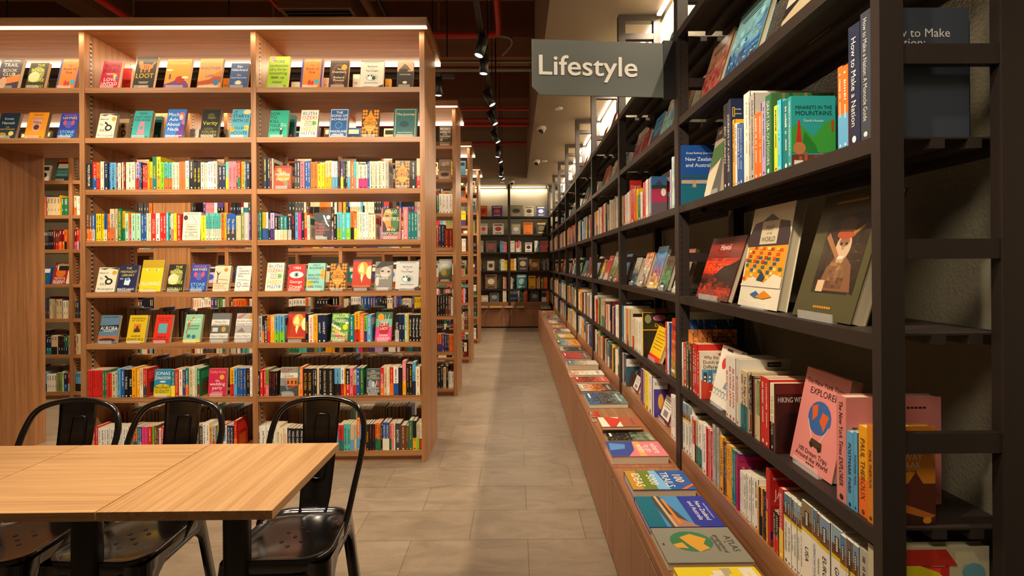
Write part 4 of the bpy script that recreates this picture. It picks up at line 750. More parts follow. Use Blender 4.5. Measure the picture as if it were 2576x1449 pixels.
A_('jonas', '#2f86b0', E_(.5, .1, .7, .36, '#d8c42c'), T_('JONAS', .85, .13, '#f6f2e6', .5, .84), T_('JONASSON', .68, .12, '#f6f2e6', .5, .92), E_(.5, .54, .18, .03, '#eeeae0'), T_('THE', .42, .05, '#2c2a12'), T_('PROPHET', .32, .11, '#2c2a12', .5, .9), T_('AND', .22, .05, '#2c2a12', .15), T_('THE', .15, .05, '#2c2a12', .15), T_('IDIOT', .18, .12, '#2c2a12', .6, .6))
A_('wedding', '#c82a50', T_('Cathy Kelly', .88, .1, '#e0b06a', .5, .9), E_(.74, .68, .13, .09, '#d8b040'), T_('the', .56, .08, '#f6ead8'), T_('wedding', .44, .12, '#f6ead8', .5, .9), T_('party', .3, .13, '#f6ead8', .5, .62), L_(.14, '#f0b8b8', 3, .7))
A_('java', '#8f8c84', R_(0, .62, 1, .8, '#e0dccc'), T_('On Java', .93, .08, '#a83a2c', .4, .6), T_('Road', .85, .08, '#a83a2c', .28, .4), T_('LAWRENCE', .76, .045, '#3a3632', .3), T_('OSBORNE', .68, .08, '#3a3632', .42, .65), R_(.35, .32, 1, .6, '#d27a34'), R_(.4, .4, .5, .52, '#6a2c1c'), R_(.62, .4, .72, .52, '#6a2c1c'), R_(.84, .4, .94, .52, '#6a2c1c'), R_(0, 0, 1, .34, '#4a4c4a'), P_('#c83a3a', (.5, .22), (.95, .34), (.95, .38), (.5, .27)), P_('#6a82a8', (.15, .55), (.25, .55), (.5, .22), (.4, .18)), E_(.4, .1, .35, .05, '#8a948c'))
A_('president', '#4a5a66', T_('BILL', .92, .07, '#ded29a'), T_('CLINTON', .83, .09, '#ded29a'), T_('JAMES', .73, .07, '#ded29a'), T_('PATTERSON', .64, .09, '#ded29a'), E_(.3, .42, .16, .16, '#8fa4b2'), E_(.5, .4, .1, .12, '#c9d4da'), E_(.8, .42, .13, .09, '#d8483a'), P_('#dce4e8', (.6, .3), (.75, .55), (.78, .54), (.66, .28)), T_('THE', .3, .04, '#f2eee2'), T_('PRESIDENT', .24, .09, '#f2eee2'), T_('IS MISSING', .14, .09, '#f2eee2'), R_(0, 0, 1, .06, '#3a302c'))
A_('wizard', '#2c2630', E_(.2, .3, .12, .08, '#7a8a9c'), T_('WIZARDS', .83, .13, '#d8cfc0'), T_('HANDBOOK', .68, .1, '#d8cfc0'), T_('FOR', .57, .07, '#d8cfc0'), T_('SURVIVING', .46, .1, '#d8cfc0'), L_(.36, '#b8ae9c', 1), T_('BRANDON', .15, .07, '#c9a84a'), T_('SANDERSON', .06, .07, '#c9a84a'))
A_('bones', '#b8a08c', E_(.4, .75, .18, .12, '#d8d0c4'), E_(.7, .8, .14, .1, '#d8d0c4'), T_('SPEAKING', .6, .11, '#3a2c28'), T_('BONES', .47, .11, '#3a2c28'), E_(.5, .22, .35, .1, '#5a3a34'), P_('#2c2422', (.1, .3), (.5, .2), (.9, .34), (.5, .26)))
A_('tolkien', '#4a4434', E_(.5, .5, .42, .3, '#5a6a34'), E_(.4, .4, .2, .14, '#a88a3a'), T_('TOLKIEN', .86, .1, '#c9bc94'), R_(0, 0, 1, .12, '#3a2c2a'), T_('HOBBIT', .06, .06, '#c9bc94'))
A_('clancy', '#2a8a94', R_(0, .62, 1, 1, '#c8481c'), R_(0, .0, 1, .2, '#14363c'), T_('TOM', .82, .12, '#f6f2ea'), T_('CLANCY', .66, .14, '#f6f2ea', .5, .92), T_('WEAPONS', .44, .1, '#a8d8d0'), T_('GRADE', .3, .11, '#a8d8d0'))
A_('beijing', '#a81f1a', E_(.5, .5, .35, .2, '#e0742a'), T_('JAMES', .96, .05, '#dcd6ca'), T_('PATTERSON', .88, .08, '#dcd6ca', .5, .9), T_('ADAM HAMDY', .8, .06, '#dcd6ca'), T_('PRIVATE', .26, .11, '#f6f2ea', .5, .8), T_('BEIJING', .12, .14, '#f6f2ea', .5, .9))
A_('note', '#ece6da', L_(.6, '#6a625a', 3, .6))
A_('ynote', '#dca020', L_(.6, '#6a4a1a', 3, .6))
A_('orangebk', '#d98a1c', T_('ALMOND', .6, .12, '#5a3410'))
def face_mesh(w, h, t, art, hard=False):
    base, items = ART[art] if isinstance(art, str) else art
    b = col(base); m_ = MB(); cb = 0.0022 if hard else 0.001; i0 = 0.003 if hard else 0.0008
    m_.box(-w/2, w/2, 0, cb, 0, h, b); m_.box(-w/2, w/2, t-cb, t, 0, h, shade(b, 0.9)); m_.box(-w/2, -w/2+cb, cb, t-cb, 0, h, b)
    F = (Vector((-w/2, 0, 0)), Vector((1, 0, 0)), Vector((0, 0, 1)), Vector((0, -1, 0))); lf = 0.0003; mz = False
    for it in items:
        k = it[0]
        if k == 'm':
            m_.poly(F, [(u*w, v*h) for u, v in it[1]], col(it[2]), lf+0.00003*(1+it[3])); mz = True; continue
        lf += 0.00018 if mz else 0.00004; mz = False
        if k == 'r': m_.rect(F, it[1]*w, it[2]*h, it[3]*w, it[4]*h, col(it[5]), lf)
        elif k == 'e':
            n = 18; pts = []
            for q in range(n):
                a = 2*PI*q/n; pts.append((min(w, max(0, (it[1]+it[3]*math.cos(a))*w)), min(h, max(0, (it[2]+it[4]*math.sin(a))*h))))
            m_.poly(F, pts, col(it[5]), lf)
        elif k == 'p': m_.poly(F, [(u*w, v*h) for u, v in it[1]], col(it[2]), lf)
        elif k == 't': m_.text(F, it[1], it[2]*w, it[3]*h, it[4]*h, col(it[5]), it[6]*w, lf+0.0003)
        elif k == 'tf':
            F2 = (F[0]+Vector((2*it[2]*w, 0, 2*it[3]*h)), -F[1], -F[2], F[3]); m_.text(F2, it[1], it[2]*w, it[3]*h, it[4]*h, col(it[5]), it[6]*w, lf+0.0003)
        elif k == 'ln':
            (u0, v0), (u1, v1) = it[1], it[2]; a = Vector((u0*w, v0*h)); b_ = Vector((u1*w, v1*h)); d_ = (b_-a).normalized()*0.0011; nn = Vector((-d_.y, d_.x))
            m_.poly(F, [tuple(a-nn), tuple(b_-nn), tuple(b_+nn), tuple(a+nn)], col(it[3]), lf)
        elif k == 'l':
            for q in range(it[4]):
                v_ = it[2]*h-q*h*0.035; ww = it[3]*w*(1-0.2*(q % 2)); n = max(3, int(ww/0.009))
                for s_ in range(n): m_.rect(F, it[1]*w-ww/2+s_*ww/n, v_-h*0.009, it[1]*w-ww/2+(s_+0.75)*ww/n, v_+h*0.009, col(it[5]), lf)
    pg = MB(); pg.box(-w/2+cb, w/2-i0, cb, t-cb, i0, h-i0)
    return m_.mesh('cover', [M['cov']]), pg.mesh('page_block', [M['pap']])
def face_book(w, h, t, art, T, name, label, group, hard=False, pages=True):
    a, b = face_mesh(w, h, t, art, hard)
    o = bpy.data.objects.new(name, a); C.objects.link(o); o.matrix_world = T; tag(o, label, 'book', group)
    p = bpy.data.objects.new('page_block', b); C.objects.link(p); p.parent = o
    NB_[0] += 1; return o
STN = [None]
def stand(T, w, label, group='clear book stands'):
    """clear acrylic easel: base plate, back rest and a lip in front of the book"""
    t = bpy.data.objects.new('book_stand', None); C.objects.link(t); t.matrix_world = T; tag(t, label, 'book stand', group)
    m_ = MB(); m_.box(-w/2, w/2, -0.012, -0.009, 0, 0.022); m_.box(-w/2, w/2, -0.012, 0.06, 0, 0.003); m_.build('lip', M['acr'], t)
    m_ = MB(); m_.box(-w*0.3, w*0.3, 0.062, 0.065, 0, 0.10, T=Matrix.Rotation(-0.25, 4, 'X')); m_.build('back_rest', M['acr'], t)
    return t
def face_left(x0, x1, top, bot, art, shelf, bay, desc, lean=13, Yo=0.03, t=0.022, Y=None, where=None, st=True, yaw=0, hard=False, grp=None):
    Y = (Y or UY[0])+Yo; z = SH[shelf]+0.003
    A = at_y(x0, bot, Y); B = at_y(x1, bot, Y); w = B.x-A.x; a = math.radians(lean)
    hh = None; lo, hi = 0.08, 0.5
    for _ in range(30):
        h = (lo+hi)/2; P = Vector(((A.x+B.x)/2, Y+h*math.sin(a), z+h*math.cos(a)))-Vector((0, 0, EYE)); q = R3.inverted() @ P; v = CY-F_PX*q.y/(-q.z)
        v = CY+F_PX*(q.y/q.z)
        if v > top: lo = h
        else: hi = h
    T = Matrix.Translation(((A.x+B.x)/2, Y, z+0.0005)) @ Matrix.Rotation(yaw, 4, 'Z') @ Matrix.Rotation(-a, 4, 'X')
    wh0 = where; where = where or '%s, %s bay, nearest bookcase' % (SHN[shelf], bay)
    face_book(w, h, t, art, T, 'display_book', '%s, %s' % (desc, where), grp or 'face-out novels on the nearest wooden bookcase', hard)
    if st: stand(Matrix.Translation(((A.x+B.x)/2, Y-0.002, z-0.0022)) @ Matrix.Rotation(yaw, 4, 'Z'), w*0.7, 'Clear stand under %s, %s' % (desc[0].lower()+desc[1:], '%s, %s bay' % (SHN[shelf], bay) if bay else where))
FL_ = [
 (-14, 42, 149, 218, 'rail', 0, 'left', 'Dark purple and orange novel'), (62, 109, 158, 218, 'goose', 0, 'left', 'Olive novel with yellow-green capitals'), (139, 190, 148, 218, 'fire', 0, 'left', 'Orange novel with blue leaf borders'),
 (248, 295, 154, 218, 'ruth', 0, 'middle', 'Crimson novel with balloons'), (332, 384, 143, 218, 'loot', 0, 'middle', 'Black novel with an orange tiger'), (410, 472, 149, 218, 'kite', 0, 'middle', 'Orange novel with a purple hill and sun'),
 (494, 552, 148, 218, 'another', 0, 'middle', 'Pale orange novel with blue title'), (574, 620, 159, 218, 'blue', 0, 'middle', 'Blue seaside novel'),
 (669, 722, 142, 218, 'lime', 0, 'right', 'Lime green novel'), (754, 808, 148, 218, 'fire', 0, 'right', 'Orange novel with blue leaf borders'), (826, 874, 152, 218, 'over', 0, 'right', 'Dark brown novel with a gold seal'),
 (904, 963, 153, 218, 'panda', 0, 'right', 'Pale grey illustrated book'), (997, 1038, 155, 218, 'peak', 0, 'right', 'Tan and black mountain novel'),
 (-12, 36, 285, 344, 'night', 1, 'left', 'Dark teal novel with gold seals'), (59, 110, 283, 344, 'mika', 1, 'left', 'Orange novel with a coffee cup'), (142, 188, 285, 344, 'stone', 1, 'left', 'Royal blue novel with turquoise title'),
 (240, 284, 286, 344, 'mock', 1, 'middle', 'Cream novel with black bird motif'), (328, 374, 279, 344, 'work', 1, 'middle', 'Teal novel with a pink cone'), (412, 459, 275, 344, 'nada', 1, 'middle', 'Blue novel with a pink-haired figure'),
 (501, 546, 276, 344, 'verity', 1, 'middle', 'Black novel with yellow script'), (576, 623, 275, 344, 'starts', 1, 'middle', 'Sky blue novel with dark capitals'),
 (674, 721, 278, 343, 'family', 1, 'right', 'Jade green novel with black capitals'), (752, 796, 277, 343, 'ozeki', 1, 'right', 'Cream novel with multicoloured capitals'), (826, 873, 274, 343, 'achilles', 1, 'right', 'Mid blue novel with white frame'),
 (907, 951, 275, 343, 'circe', 1, 'right', 'Orange and bronze novel'), (988, 1048, 273, 343, 'journey', 1, 'right', 'Dark teal book with gold frame'),
 (239, 287, 673, 731, 'mock', 4, 'middle', 'Cream novel with black bird motif'), (291, 339, 667, 731, 'midnight', 4, 'middle', 'Navy novel with yellow capitals'), (348, 403, 654, 731, 'yellow', 4, 'middle', 'Bright yellow novel with two eyes'),
 (416, 459, 665, 731, 'goose', 4, 'middle', 'Olive novel with yellow-green capitals'), (474, 517, 665, 731, 'stone', 4, 'middle', 'Royal blue novel with turquoise title'), (534, 574, 669, 731, 'giant', 4, 'middle', 'Cream novel with a bare tree'), (589, 627, 669, 731, 'light', 4, 'middle', 'White novel with handwriting'),
 (666, 709, 661, 730, 'ozeki', 4, 'right', 'Cream novel with multicoloured capitals'), (721, 763, 665, 730, 'g1984', 4, 'right', 'Red novel with a staring eye'), (769, 814, 662, 730, 'rooney', 4, 'right', 'Mint novel with yellow blobs'), (826, 870, 662, 730, 'circe', 4, 'right', 'Orange and bronze novel'),
 (884, 931, 653, 730, 'oppen', 4, 'right', 'Fiery orange novel with a yellow disc'), (941, 985, 658, 730, 'vanessa', 4, 'right', 'Grey novel with a face'), (994, 1052, 656, 730, 'panda', 4, 'right', 'Pale grey illustrated book'),
 (244, 291, 793, 860, 'aurora', 5, 'middle', 'Slate blue novel with white capitals'), (316, 362, 793, 860, 'remains', 5, 'middle', 'Olive yellow novel with an orange square'), (383, 425, 792, 860, 'klara', 5, 'middle', 'Red novel with a pale blue square'),
 (459, 502, 791, 860, 'common', 5, 'middle', 'Pale green novel with a bicycle'), (526, 571, 788, 860, 'orphans', 5, 'middle', 'Grey banded novel with a gold seal'), (588, 630, 788, 860, 'artist', 5, 'middle', 'Pale grey banded novel'),
 (689, 731, 417, 472, 'bliss', 2, 'right', 'Red-orange novel leaning back'), (993, 1031, 404, 472, 'circe', 2, 'right', 'Orange and bronze novel'), (458, 503, 534, 601, 'eleanor', 3, 'middle', 'Cream novel with a matchstick house'),
 (790, 831, 535, 600, 'maps', 3, 'right', 'Charcoal novel with a white figure'), (958, 1008, 524, 600, 'hello', 3, 'right', 'Pink-framed novel with a painted face'),
 (719, 767, 784, 859, 'oppen', 5, 'right', 'Fiery orange novel with a yellow disc'), (831, 875, 788, 857, 'marriage', 5, 'right', 'Flowery green novel with white capitals'), (943, 984, 785, 856, 'cat', 5, 'right', 'Pink and green novel with a red tin'),
 (386, 429, 929, 997, 'jonas', 6, 'middle', 'Blue and yellow novel'), (523, 568, 927, 995, 'wedding', 6, 'middle', 'Crimson novel with cream script'), (704, 748, 924, 994, 'java', 6, 'right', 'Grey novel with a street scene'), (921, 956, 928, 993, 'president', 6, 'right', 'Slate novel with a red badge')]
for q in FL_: face_left(*q, lean=13 if q[5] in (0, 1, 4, 5) else 5, Yo=0.03 if q[5] not in (2, 3, 6) else 0.022)
for x0, x1, tp, bt, art, s_, bay, ds in [(303, 325, 172, 216, 'red', 0, 'middle', 'Small red novel half hidden behind the crimson one'), (294, 319, 299, 342, 'mocka', 1, 'middle', 'Tan novel half hidden behind the cream bird one'),
     (384, 402, 293, 342, 'teal', 1, 'middle', 'Dark teal novel peeking out behind the pink cone one'), (475, 498, 325, 342, 'note', 1, 'middle', 'Low white book back left of the yellow script novel'),
     (551, 566, 325, 342, 'peak', 1, 'middle', 'Low dark book right of the yellow script novel'), (558, 574, 197, 216, 'ynote', 0, 'middle', 'Low yellow book left of the blue seaside novel'),
     (731, 752, 206, 216, 'note', 0, 'right', 'Low white book just right of the lime novel'), (810, 825, 196, 216, 'note', 0, 'right', 'White book left of the dark brown novel'), (886, 903, 187, 216, 'note', 0, 'right', 'Tall white book left of the pale grey book'),
     (968, 983, 199, 216, 'ynote', 0, 'right', 'Low yellow book right of the pale grey book'), (724, 740, 290, 341, 'teal', 1, 'right', 'Dark teal book behind the jade green novel')]:
    face_left(x0, x1, tp, bt, art, s_, bay, ds, lean=8, Yo=0.17, st=False, where='%s of nearest bookcase' % SHN[s_])
# face-out books in the rows behind
for x0, x1, tp, bt, art, s_, ds in [(1104, 1134, 316, 366, 'wizard', 0, 'Dark patterned novel alone on the top shelf end'), (1103, 1134, 401, 450, 'bones', 1, 'Pale novel with bone drawing on the second shelf end'), (1103, 1136, 652, 707, 'tolkien', 4, 'Green-brown novel on the fifth shelf end'),
     (137, 168, 402, 453, 'clancy', 1, 'Teal and orange thriller seen through the passage'), (130, 165, 661, 715, 'beijing', 4, 'Red thriller seen through the passage')]:
    face_left(x0, x1, tp, bt, art, s_, '', ds, Y=UY[1], where='second bookcase', grp='face-out novels on the second bookcase')

# ---------------------------------------------------------------- books on the black shelving
XS = PX+0.012
RZ = Matrix.Rotation(-PI/2, 4, 'Z')
def row_right(ox, oy, s_, start, toks, H, shelf, bay, dp=None):
    x_ = start; n = CNT.get((shelf, bay), 0)
    for x, top, cd, txt, tc in tokens(toks):
        if cd == '_': x_ = x; continue
        u0, u1 = ox+x_/s_, ox+x/s_
        Ya = at_x(u0, 700, XS).y; Yb = at_x(u1, 700, XS).y; w = max(0.0045, Ya-Yb-0.0004)
        h = max(0.12, min(0.38, at_x((u0+u1)/2, oy+top/s_, XS).z-H))
        n += 1; cc = cd[0]; c2D = rnd.choice(['#7a94b0', '#8a7a5c', '#5a7c94', '#a08a6a', '#6a5a54', '#90a8b8'])
        me = spine_mesh(w, h, dp or min(0.2, h*0.68), cc, c2D if cc == 'D' else (cd[1] if len(cd) > 1 else None), 'D' if cc == 'D' else None, txt, tc)
        T = Matrix.Translation((XS+rnd.uniform(0, 0.006), (Ya+Yb)/2, H+0.0006)) @ RZ
        put(me, T, 'travel_guide', '%s spine, %s from far end, %s, %s black bay' % (cdesc(cd).capitalize(), ordn(n), shelf, bay), 'book', 'spine-out books on the %s, %s bay' % (shelf, bay))
        x_ = x
    CNT[(shelf, bay)] = n
def cf(u0, u1, vtop, H, art, t, label, hmax=0.4, hard=True, w=None, sp=None, tc='#2c2422'):
    """book standing spine to the aisle whose front cover faces the camera"""
    Y = at_x(u0, 700, XS).y; w = w or at_y(u1, 700, Y).x-XS; h = min(hmax, at_x(u0, vtop, XS).z-H)
    o = face_book(w, h, t, art, Matrix.Translation((XS+w/2, Y, H+0.0006)), 'travel_book', label, 'books on the black shelving with covers to the camera', hard)
    if sp:
        q = MB(); q.text((Vector((-w/2, t/2, 0)), Vector((0, 0, -1)), Vector((0, -1, 0)), Vector((-1, 0, 0))), sp, -h*0.55, 0, min(t*0.42, 0.014), col(tc), h*0.8, 0.0008)
        q.ell((Vector((-w/2, t/2, 0)), Vector((0, -1, 0)), Vector((0, 0, 1)), Vector((-1, 0, 0))), 0, h*0.05, t*0.2, t*0.2, col(tc), 0.0006, 12)
        q.build('spine_print', [M['cov']], o)
    return o
def fr(Ya, Yb, h, H, art, label, X=0.80, lean=15, t=0.022, st=True, grp='face-out books on the black shelving'):
    T = Matrix.Translation((X, (Ya+Yb)/2, H+0.004)) @ RZ
    face_book(Ya-Yb, h, t, art, T @ Matrix.Rotation(-math.radians(lean), 4, 'X'), 'display_book', label, grp, True)
    if st: stand(T @ Matrix.Translation((0, -0.001, -0.0034)), (Ya-Yb)*0.6, 'Clear stand of '+label[0].lower()+label[1:], 'clear stands on the black shelving')
def yx(u, X=0.80): return at_x(u, 700, X).y

def mosaic(u0, v0, u1, v1, cs, nx, ny, seed, jit=0.35):
    r = random.Random(seed); out = []; cc = [col(c) for c in cs]
    for j in range(ny):
        p = (j+0.5)/ny*(len(cc)-1); a = cc[min(int(p), len(cc)-2)]; b = cc[min(int(p)+1, len(cc)-1)]; f = p-int(p)
        for i in range(nx):
            g = min(1, max(0, f+r.uniform(-jit, jit)*1.4)); k = r.uniform(1-jit, 1+jit*1.2); c = tuple(min(1, (x*(1-g)+y*g)*k) for x, y in zip(a, b))
            x0 = u0+(u1-u0)*i/nx; x1 = u0+(u1-u0)*(i+1)/nx; y1 = v1-(v1-v0)*j/ny; y0 = v1-(v1-v0)*(j+1)/ny
            e = (x1-x0)*r.uniform(-0.35, 0.35); e2 = (y1-y0)*r.uniform(-0.5, 0.5)
            out.append(('m', ((x0, max(v0, min(v1, y0+(e2 if 0 < i else 0)))), (x1, y0), (max(u0, min(u1, x1+(e if i < nx-1 else 0))), y1), (x0, y1)), c, i % 2+2*(j % 2)))
    return out
A_('hawaii', '#7c1c14', R_(0, .38, 1, .62, '#d8401c'), P_('#2c1410', (.4, .45), (.7, .6), (1, .66), (1, .3), (.3, .1), (.1, .3)), P_('#b8301c', (0, .1), (.3, .3), (.6, .2), (.4, 0), (0, 0)), R_(0, .62, 1, .68, '#3a1a1a'), T_('Hawaii', .84, .1, '#e8d8cc', .5, .6), R_(0, .7, 1, .74, '#a82c1a'))
A_('mapw', '#e8e0c8', P_('#3a2a30', (.0, .72), (.1, .84), (.3, .86), (.5, .92), (.7, .85), (.95, .82), (1, .7), (1, .6), (0, .6)), R_(.3, .62, .72, .85, '#cfc2a2'), T_('MAP', .78, .055, '#3a3a3a', .51, .3), T_('OF THE', .725, .02, '#3a3a3a', .51, .2), T_('WORLD', .67, .05, '#3a3a3a', .51, .36),
   R_(.04, .22, 1, .6, '#e09a1c'), *[R_(((k*37) % 90)/100, .26+((k*53) % 32)/100, ((k*37) % 90)/100+.08, .29+((k*53) % 32)/100, ['#d8481c', '#2c5a7a', '#f0d26a', '#b8341c', '#2f6a5a', '#e8b83c'][k % 6]) for k in range(46)], P_('#e8e0c8', (0, .22), (.3, .3), (.6, .24), (.8, .33), (1, .3), (1, .2), (0, .2)), P_('#2f6a9c', (.3, .12), (.45, .16), (.6, .11), (.45, .09)), P_('#e08a1c', (.45, .1), (.65, .17), (.85, .12), (.65, .09)), P_('#23425a', (.4, .26), (.5, .36), (.6, .3), (.55, .25)))
A_('tribe', '#4a4628', R_(.22, .2, .9, .82, '#2a1f18'), E_(.55, .58, .14, .1, '#c9b49a'), E_(.55, .66, .18, .05, '#a8472a'), P_('#8a5a3a', (.3, .3), (.75, .3), (.68, .5), (.42, .5)), P_('#c98a3a', (.35, .72), (.28, .8), (.45, .76)), P_('#d89a3a', (.7, .74), (.86, .8), (.8, .72)), P_('#9c6a42', (.26, .62), (.6, .46), (.62, .49), (.3, .66)), R_(.3, .22, .42, .32, '#d2b08a'), L_(.9, '#c88a2a', 1, .5), L_(.09, '#c88a2a', 1, .3), E_(.55, .45, .07, .08, '#8c6a4a'))
A_('hawaii', '#5c1812', *mosaic(0, .0, 1, .4, ['#7c2418', '#2c1410', '#a83420', '#5a4038'], 12, 10, 3), *mosaic(0, .4, 1, .66, ['#a82c1a', '#e8481c', '#c83018'], 8, 6, 4, .15), *mosaic(0, .66, 1, 1, ['#4a1c1a', '#8c2418', '#6a201a'], 3, 9, 5, .12), P_('#241210', (.35, .36), (.6, .52), (.8, .56), (1, .64), (1, .3), (.6, .3)), T_('Hawaii', .84, .1, '#e8d8cc', .5, .6))
A_('tribe', '#4a4628', *mosaic(.22, .2, .9, .82, ['#2a1f18', '#3a2a1e', '#241a14'], 9, 10, 8, .25), P_('#7a5236', (.3, .22), (.85, .22), (.76, .42), (.62, .5), (.5, .5), (.38, .4)), E_(.56, .56, .12, .11, '#c4a888'), E_(.56, .6, .08, .04, '#8a6248'), P_('#b89468', (.5, .48), (.62, .48), (.6, .3), (.52, .3)), E_(.56, .66, .15, .04, '#a8472a'), P_('#5a3f28', (.44, .68), (.4, .76), (.56, .8), (.7, .76), (.66, .67)), P_('#9c7236', (.66, .67), (.82, .73), (.8, .7), (.68, .65)), *mosaic(.44, .24, .7, .44, ['#8a6444', '#5a3a24'], 5, 7, 21, .3), P_('#d8ccb8', (.47, .52), (.5, .49), (.62, .49), (.66, .53), (.6, .465), (.51, .465)), E_(.52, .585, .018, .01, '#2a1c14'), E_(.6, .585, .018, .01, '#2a1c14'), P_('#a07a58', (.55, .58), (.57, .58), (.58, .54), (.54, .54)), P_('#9c6a42', (.24, .64), (.5, .46), (.53, .49), (.28, .68)), R_(.3, .21, .42, .3, '#d2b08a'), L_(.92, '#c88a2a', 1, .5), L_(.09, '#c88a2a', 1, .3))
A_('arch', '#d8cfb8', *mosaic(.08, .2, .95, .9, ['#1f4a8c', '#2a5a94', '#8c3a5a', '#b86a3c'], 8, 8, 11, .2))
A_('falls', '#2a2420', *mosaic(0, .6, 1, 1, ['#b86a3c', '#d88a3a', '#3a4a5a'], 10, 6, 13, .5))
A_('nyt', '#e08a84', T_('The New York Times', .87, .055, '#2c2422'), T_('EXPLORER', .78, .07, '#2c2422'), E_(.5, .53, .26, .17, '#3a62a0'), P_('#d8602c', (.3, .62), (.42, .66), (.45, .55), (.36, .48)), P_('#d8602c', (.55, .6), (.7, .58), (.64, .42), (.52, .5)), ('ln', (.26, .48), (.42, .3), '#e8e0d0'), ('ln', (.74, .48), (.6, .3), '#e8e0d0'), P_('#4a3424', (.38, .24), (.68, .22), (.66, .3), (.42, .31)), E_(.44, .24, .035, .025, '#2a201c'), E_(.62, .23, .035, .025, '#2a201c'), T_('100 Dream Trips', .16, .05, '#2c2422'), T_('Around the World', .1, .05, '#2c2422'), L_(.045, '#2c2422', 1, .2))
A_('nytw', '#dc8680', L_(.9, '#2c2422', 1, .3, .7), T_('The New York Times', .68, .09, '#2c2422'), T_('EXPLORER', .5, .09, '#2c2422'))
A_('wave', '#e4ddcf', P_('#6a94a4', (.5, .3), (.85, .3), (.7, .62)), E_(.3, .7, .12, .1, '#c8322a'), *[E_(.1+.16*k, .2, .09, .06, '#8ca4a8') for k in range(6)], *[E_(.1+.16*k, .19, .06, .04, '#e4ddcf') for k in range(6)], R_(.3, .93, .6, .97, '#2c2826'))
A_('dutch', '#e2d6c0', P_('#c83a24', (.7, .95), (1, .98), (1, .8)), R_(.04, .38, .96, .62, '#5a94b4'), R_(.1, .3, .26, .56, '#2c3a4a'), R_(.3, .3, .46, .6, '#3a6a94'), R_(.5, .3, .66, .54, '#e2d6c0'), R_(.7, .3, .86, .58, '#2c3a4a'), *[R_(.13+.2*k, .36+.08*j, .2+.2*k, .4+.08*j, '#f0e8d8') for k in range(4) for j in range(2)], P_('#c83a24', (0, 0), (1, 0), (1, .2), (.0, .4)), T_('Why the', .88, .075, '#4a3a34', .42, .6), T_('Dutch are', .78, .075, '#4a3a34', .48, .8), T_('Different', .68, .075, '#4a3a34', .46, .8), L_(.16, '#f0e8d8', 2, .5, .6))
A_('eyew', '#ddd6c8', R_(.55, .89, .82, .96, '#1c1a1a'), T_('EYEWITNESS', .925, .025, '#f0ece2', .69, .24))
A_('hiking', '#3a1210', R_(0, .86, 1, 1, '#6a201c'), T_('HIKING WITH', .78, .08, '#e8dccc', .5, .9), E_(.5, .3, .5, .3, '#240a0a'))
A_('bazaar', '#d8841c', T_('PAUL THEROUX', .88, .06, '#5a2c14'), T_('THE GREAT', .76, .05, '#f2e6cc'), T_('RAILWAY', .69, .06, '#f2e6cc'), T_('BAZAAR', .61, .06, '#f2e6cc'), T_('THROUGH ASIA', .55, .025, '#5a2c14'), P_('#5a2414', (0, .4), (.15, .42), (.22, .5), (.3, .42), (.55, .42), (.68, .54), (.8, .42), (1, .42), (1, 0), (0, 0)), P_('#c8702c', (0, .22), (.9, .06), (1, .1), (.1, .3)), P_('#3a2018', (0, 0), (1, 0), (1, .05), (0, .18)), E_(.86, .05, .07, .035, '#e8982c'))
A_('minaret', '#2a9c9c', T_('MINARETS IN THE', .84, .05, '#16302e', .5, .84), T_('MOUNTAINS', .76, .065, '#16302e', .5, .84), T_('Tharik Hussain', .65, .035, '#d8f0ea', .5, .5), P_('#3a9a3c', (0, .55), (.15, .62), (.5, .42), (.75, .62), (1, .68), (1, .2), (0, .2)), P_('#2a7a30', (.3, .5), (.55, .3), (.6, .2), (.2, .2)), P_('#c22a24', (.1, .3), (.24, .3), (.19, .66), (.15, .66)), E_(.18, .26, .14, .09, '#b8784c'), R_(0, 0, 1, .17, '#6a3a28'), *[R_(.05+.12*k, 0, .12+.12*k, .1+.05*(k % 3), '#a05a3c') for k in range(8)], R_(.06, .03, .26, .09, '#e6e0d4'), R_(.9, .5, .95, .66, '#b83a28'))
A_('nation', '#3a4250', T_('How to Make', .81, .068, '#e2e2de', .466, .86), T_('a Nation:', .735, .068, '#e2e2de', .33, .6))
A_('japan', '#b8201c', T_('THE MONOCLE BOOK OF', .9, .04, '#f0e8dc', .5, .8), T_('JAPAN', .7, .13, '#f0e8dc', .55, .8), R_(0, 0, 1, .2, '#3a2a5a'), R_(0, 0, 1, .1, '#7a4a2c'))
A_('thai', '#a81a5c', T_('SPEAK THAI WITH CONFIDENCE', .9, .03, '#4a0c2c', .5, .85), *[E_(.18+.22*k, .78, .05, .03, '#b8886a') for k in range(4)], *[P_(['#3a8cc0', '#6aa8c8', '#2a5a3a', '#a82c3a'][k], (.1+.22*k, .58), (.26+.22*k, .58), (.22+.22*k, .75), (.14+.22*k, .75)) for k in range(4)])
A_('railway', '#1f4f9c', R_(0, 0, 1, .34, '#1c6a80'), R_(0, .36, 1, .42, '#b8a888'), R_(0, .46, 1, .5, '#2a5a4c'), R_(.3, .3, .4, .42, '#b89a70'), R_(.75, .3, .85, .42, '#b89a70'), T_('Great Railway Journeys', .87, .035, '#e8eef4', .5, .8), T_('New Zealand', .77, .065, '#f4f4f0', .5, .85), T_('and Australia', .67, .065, '#f4f4f0', .5, .85))
A_('road', '#a09080', P_('#5a5a58', (.3, 0), (.8, 0), (.6, .5), (.5, .5)), P_('#4a6a3a', (0, .4), (1, .55), (1, .8), (0, .7)), P_('#d8c8a8', (0, 0), (.3, 0), (.5, .5), (0, .35)), R_(0, .8, 1, 1, '#2c2c2a'), T_('GO', .9, .05, '#d89a3c', .2))
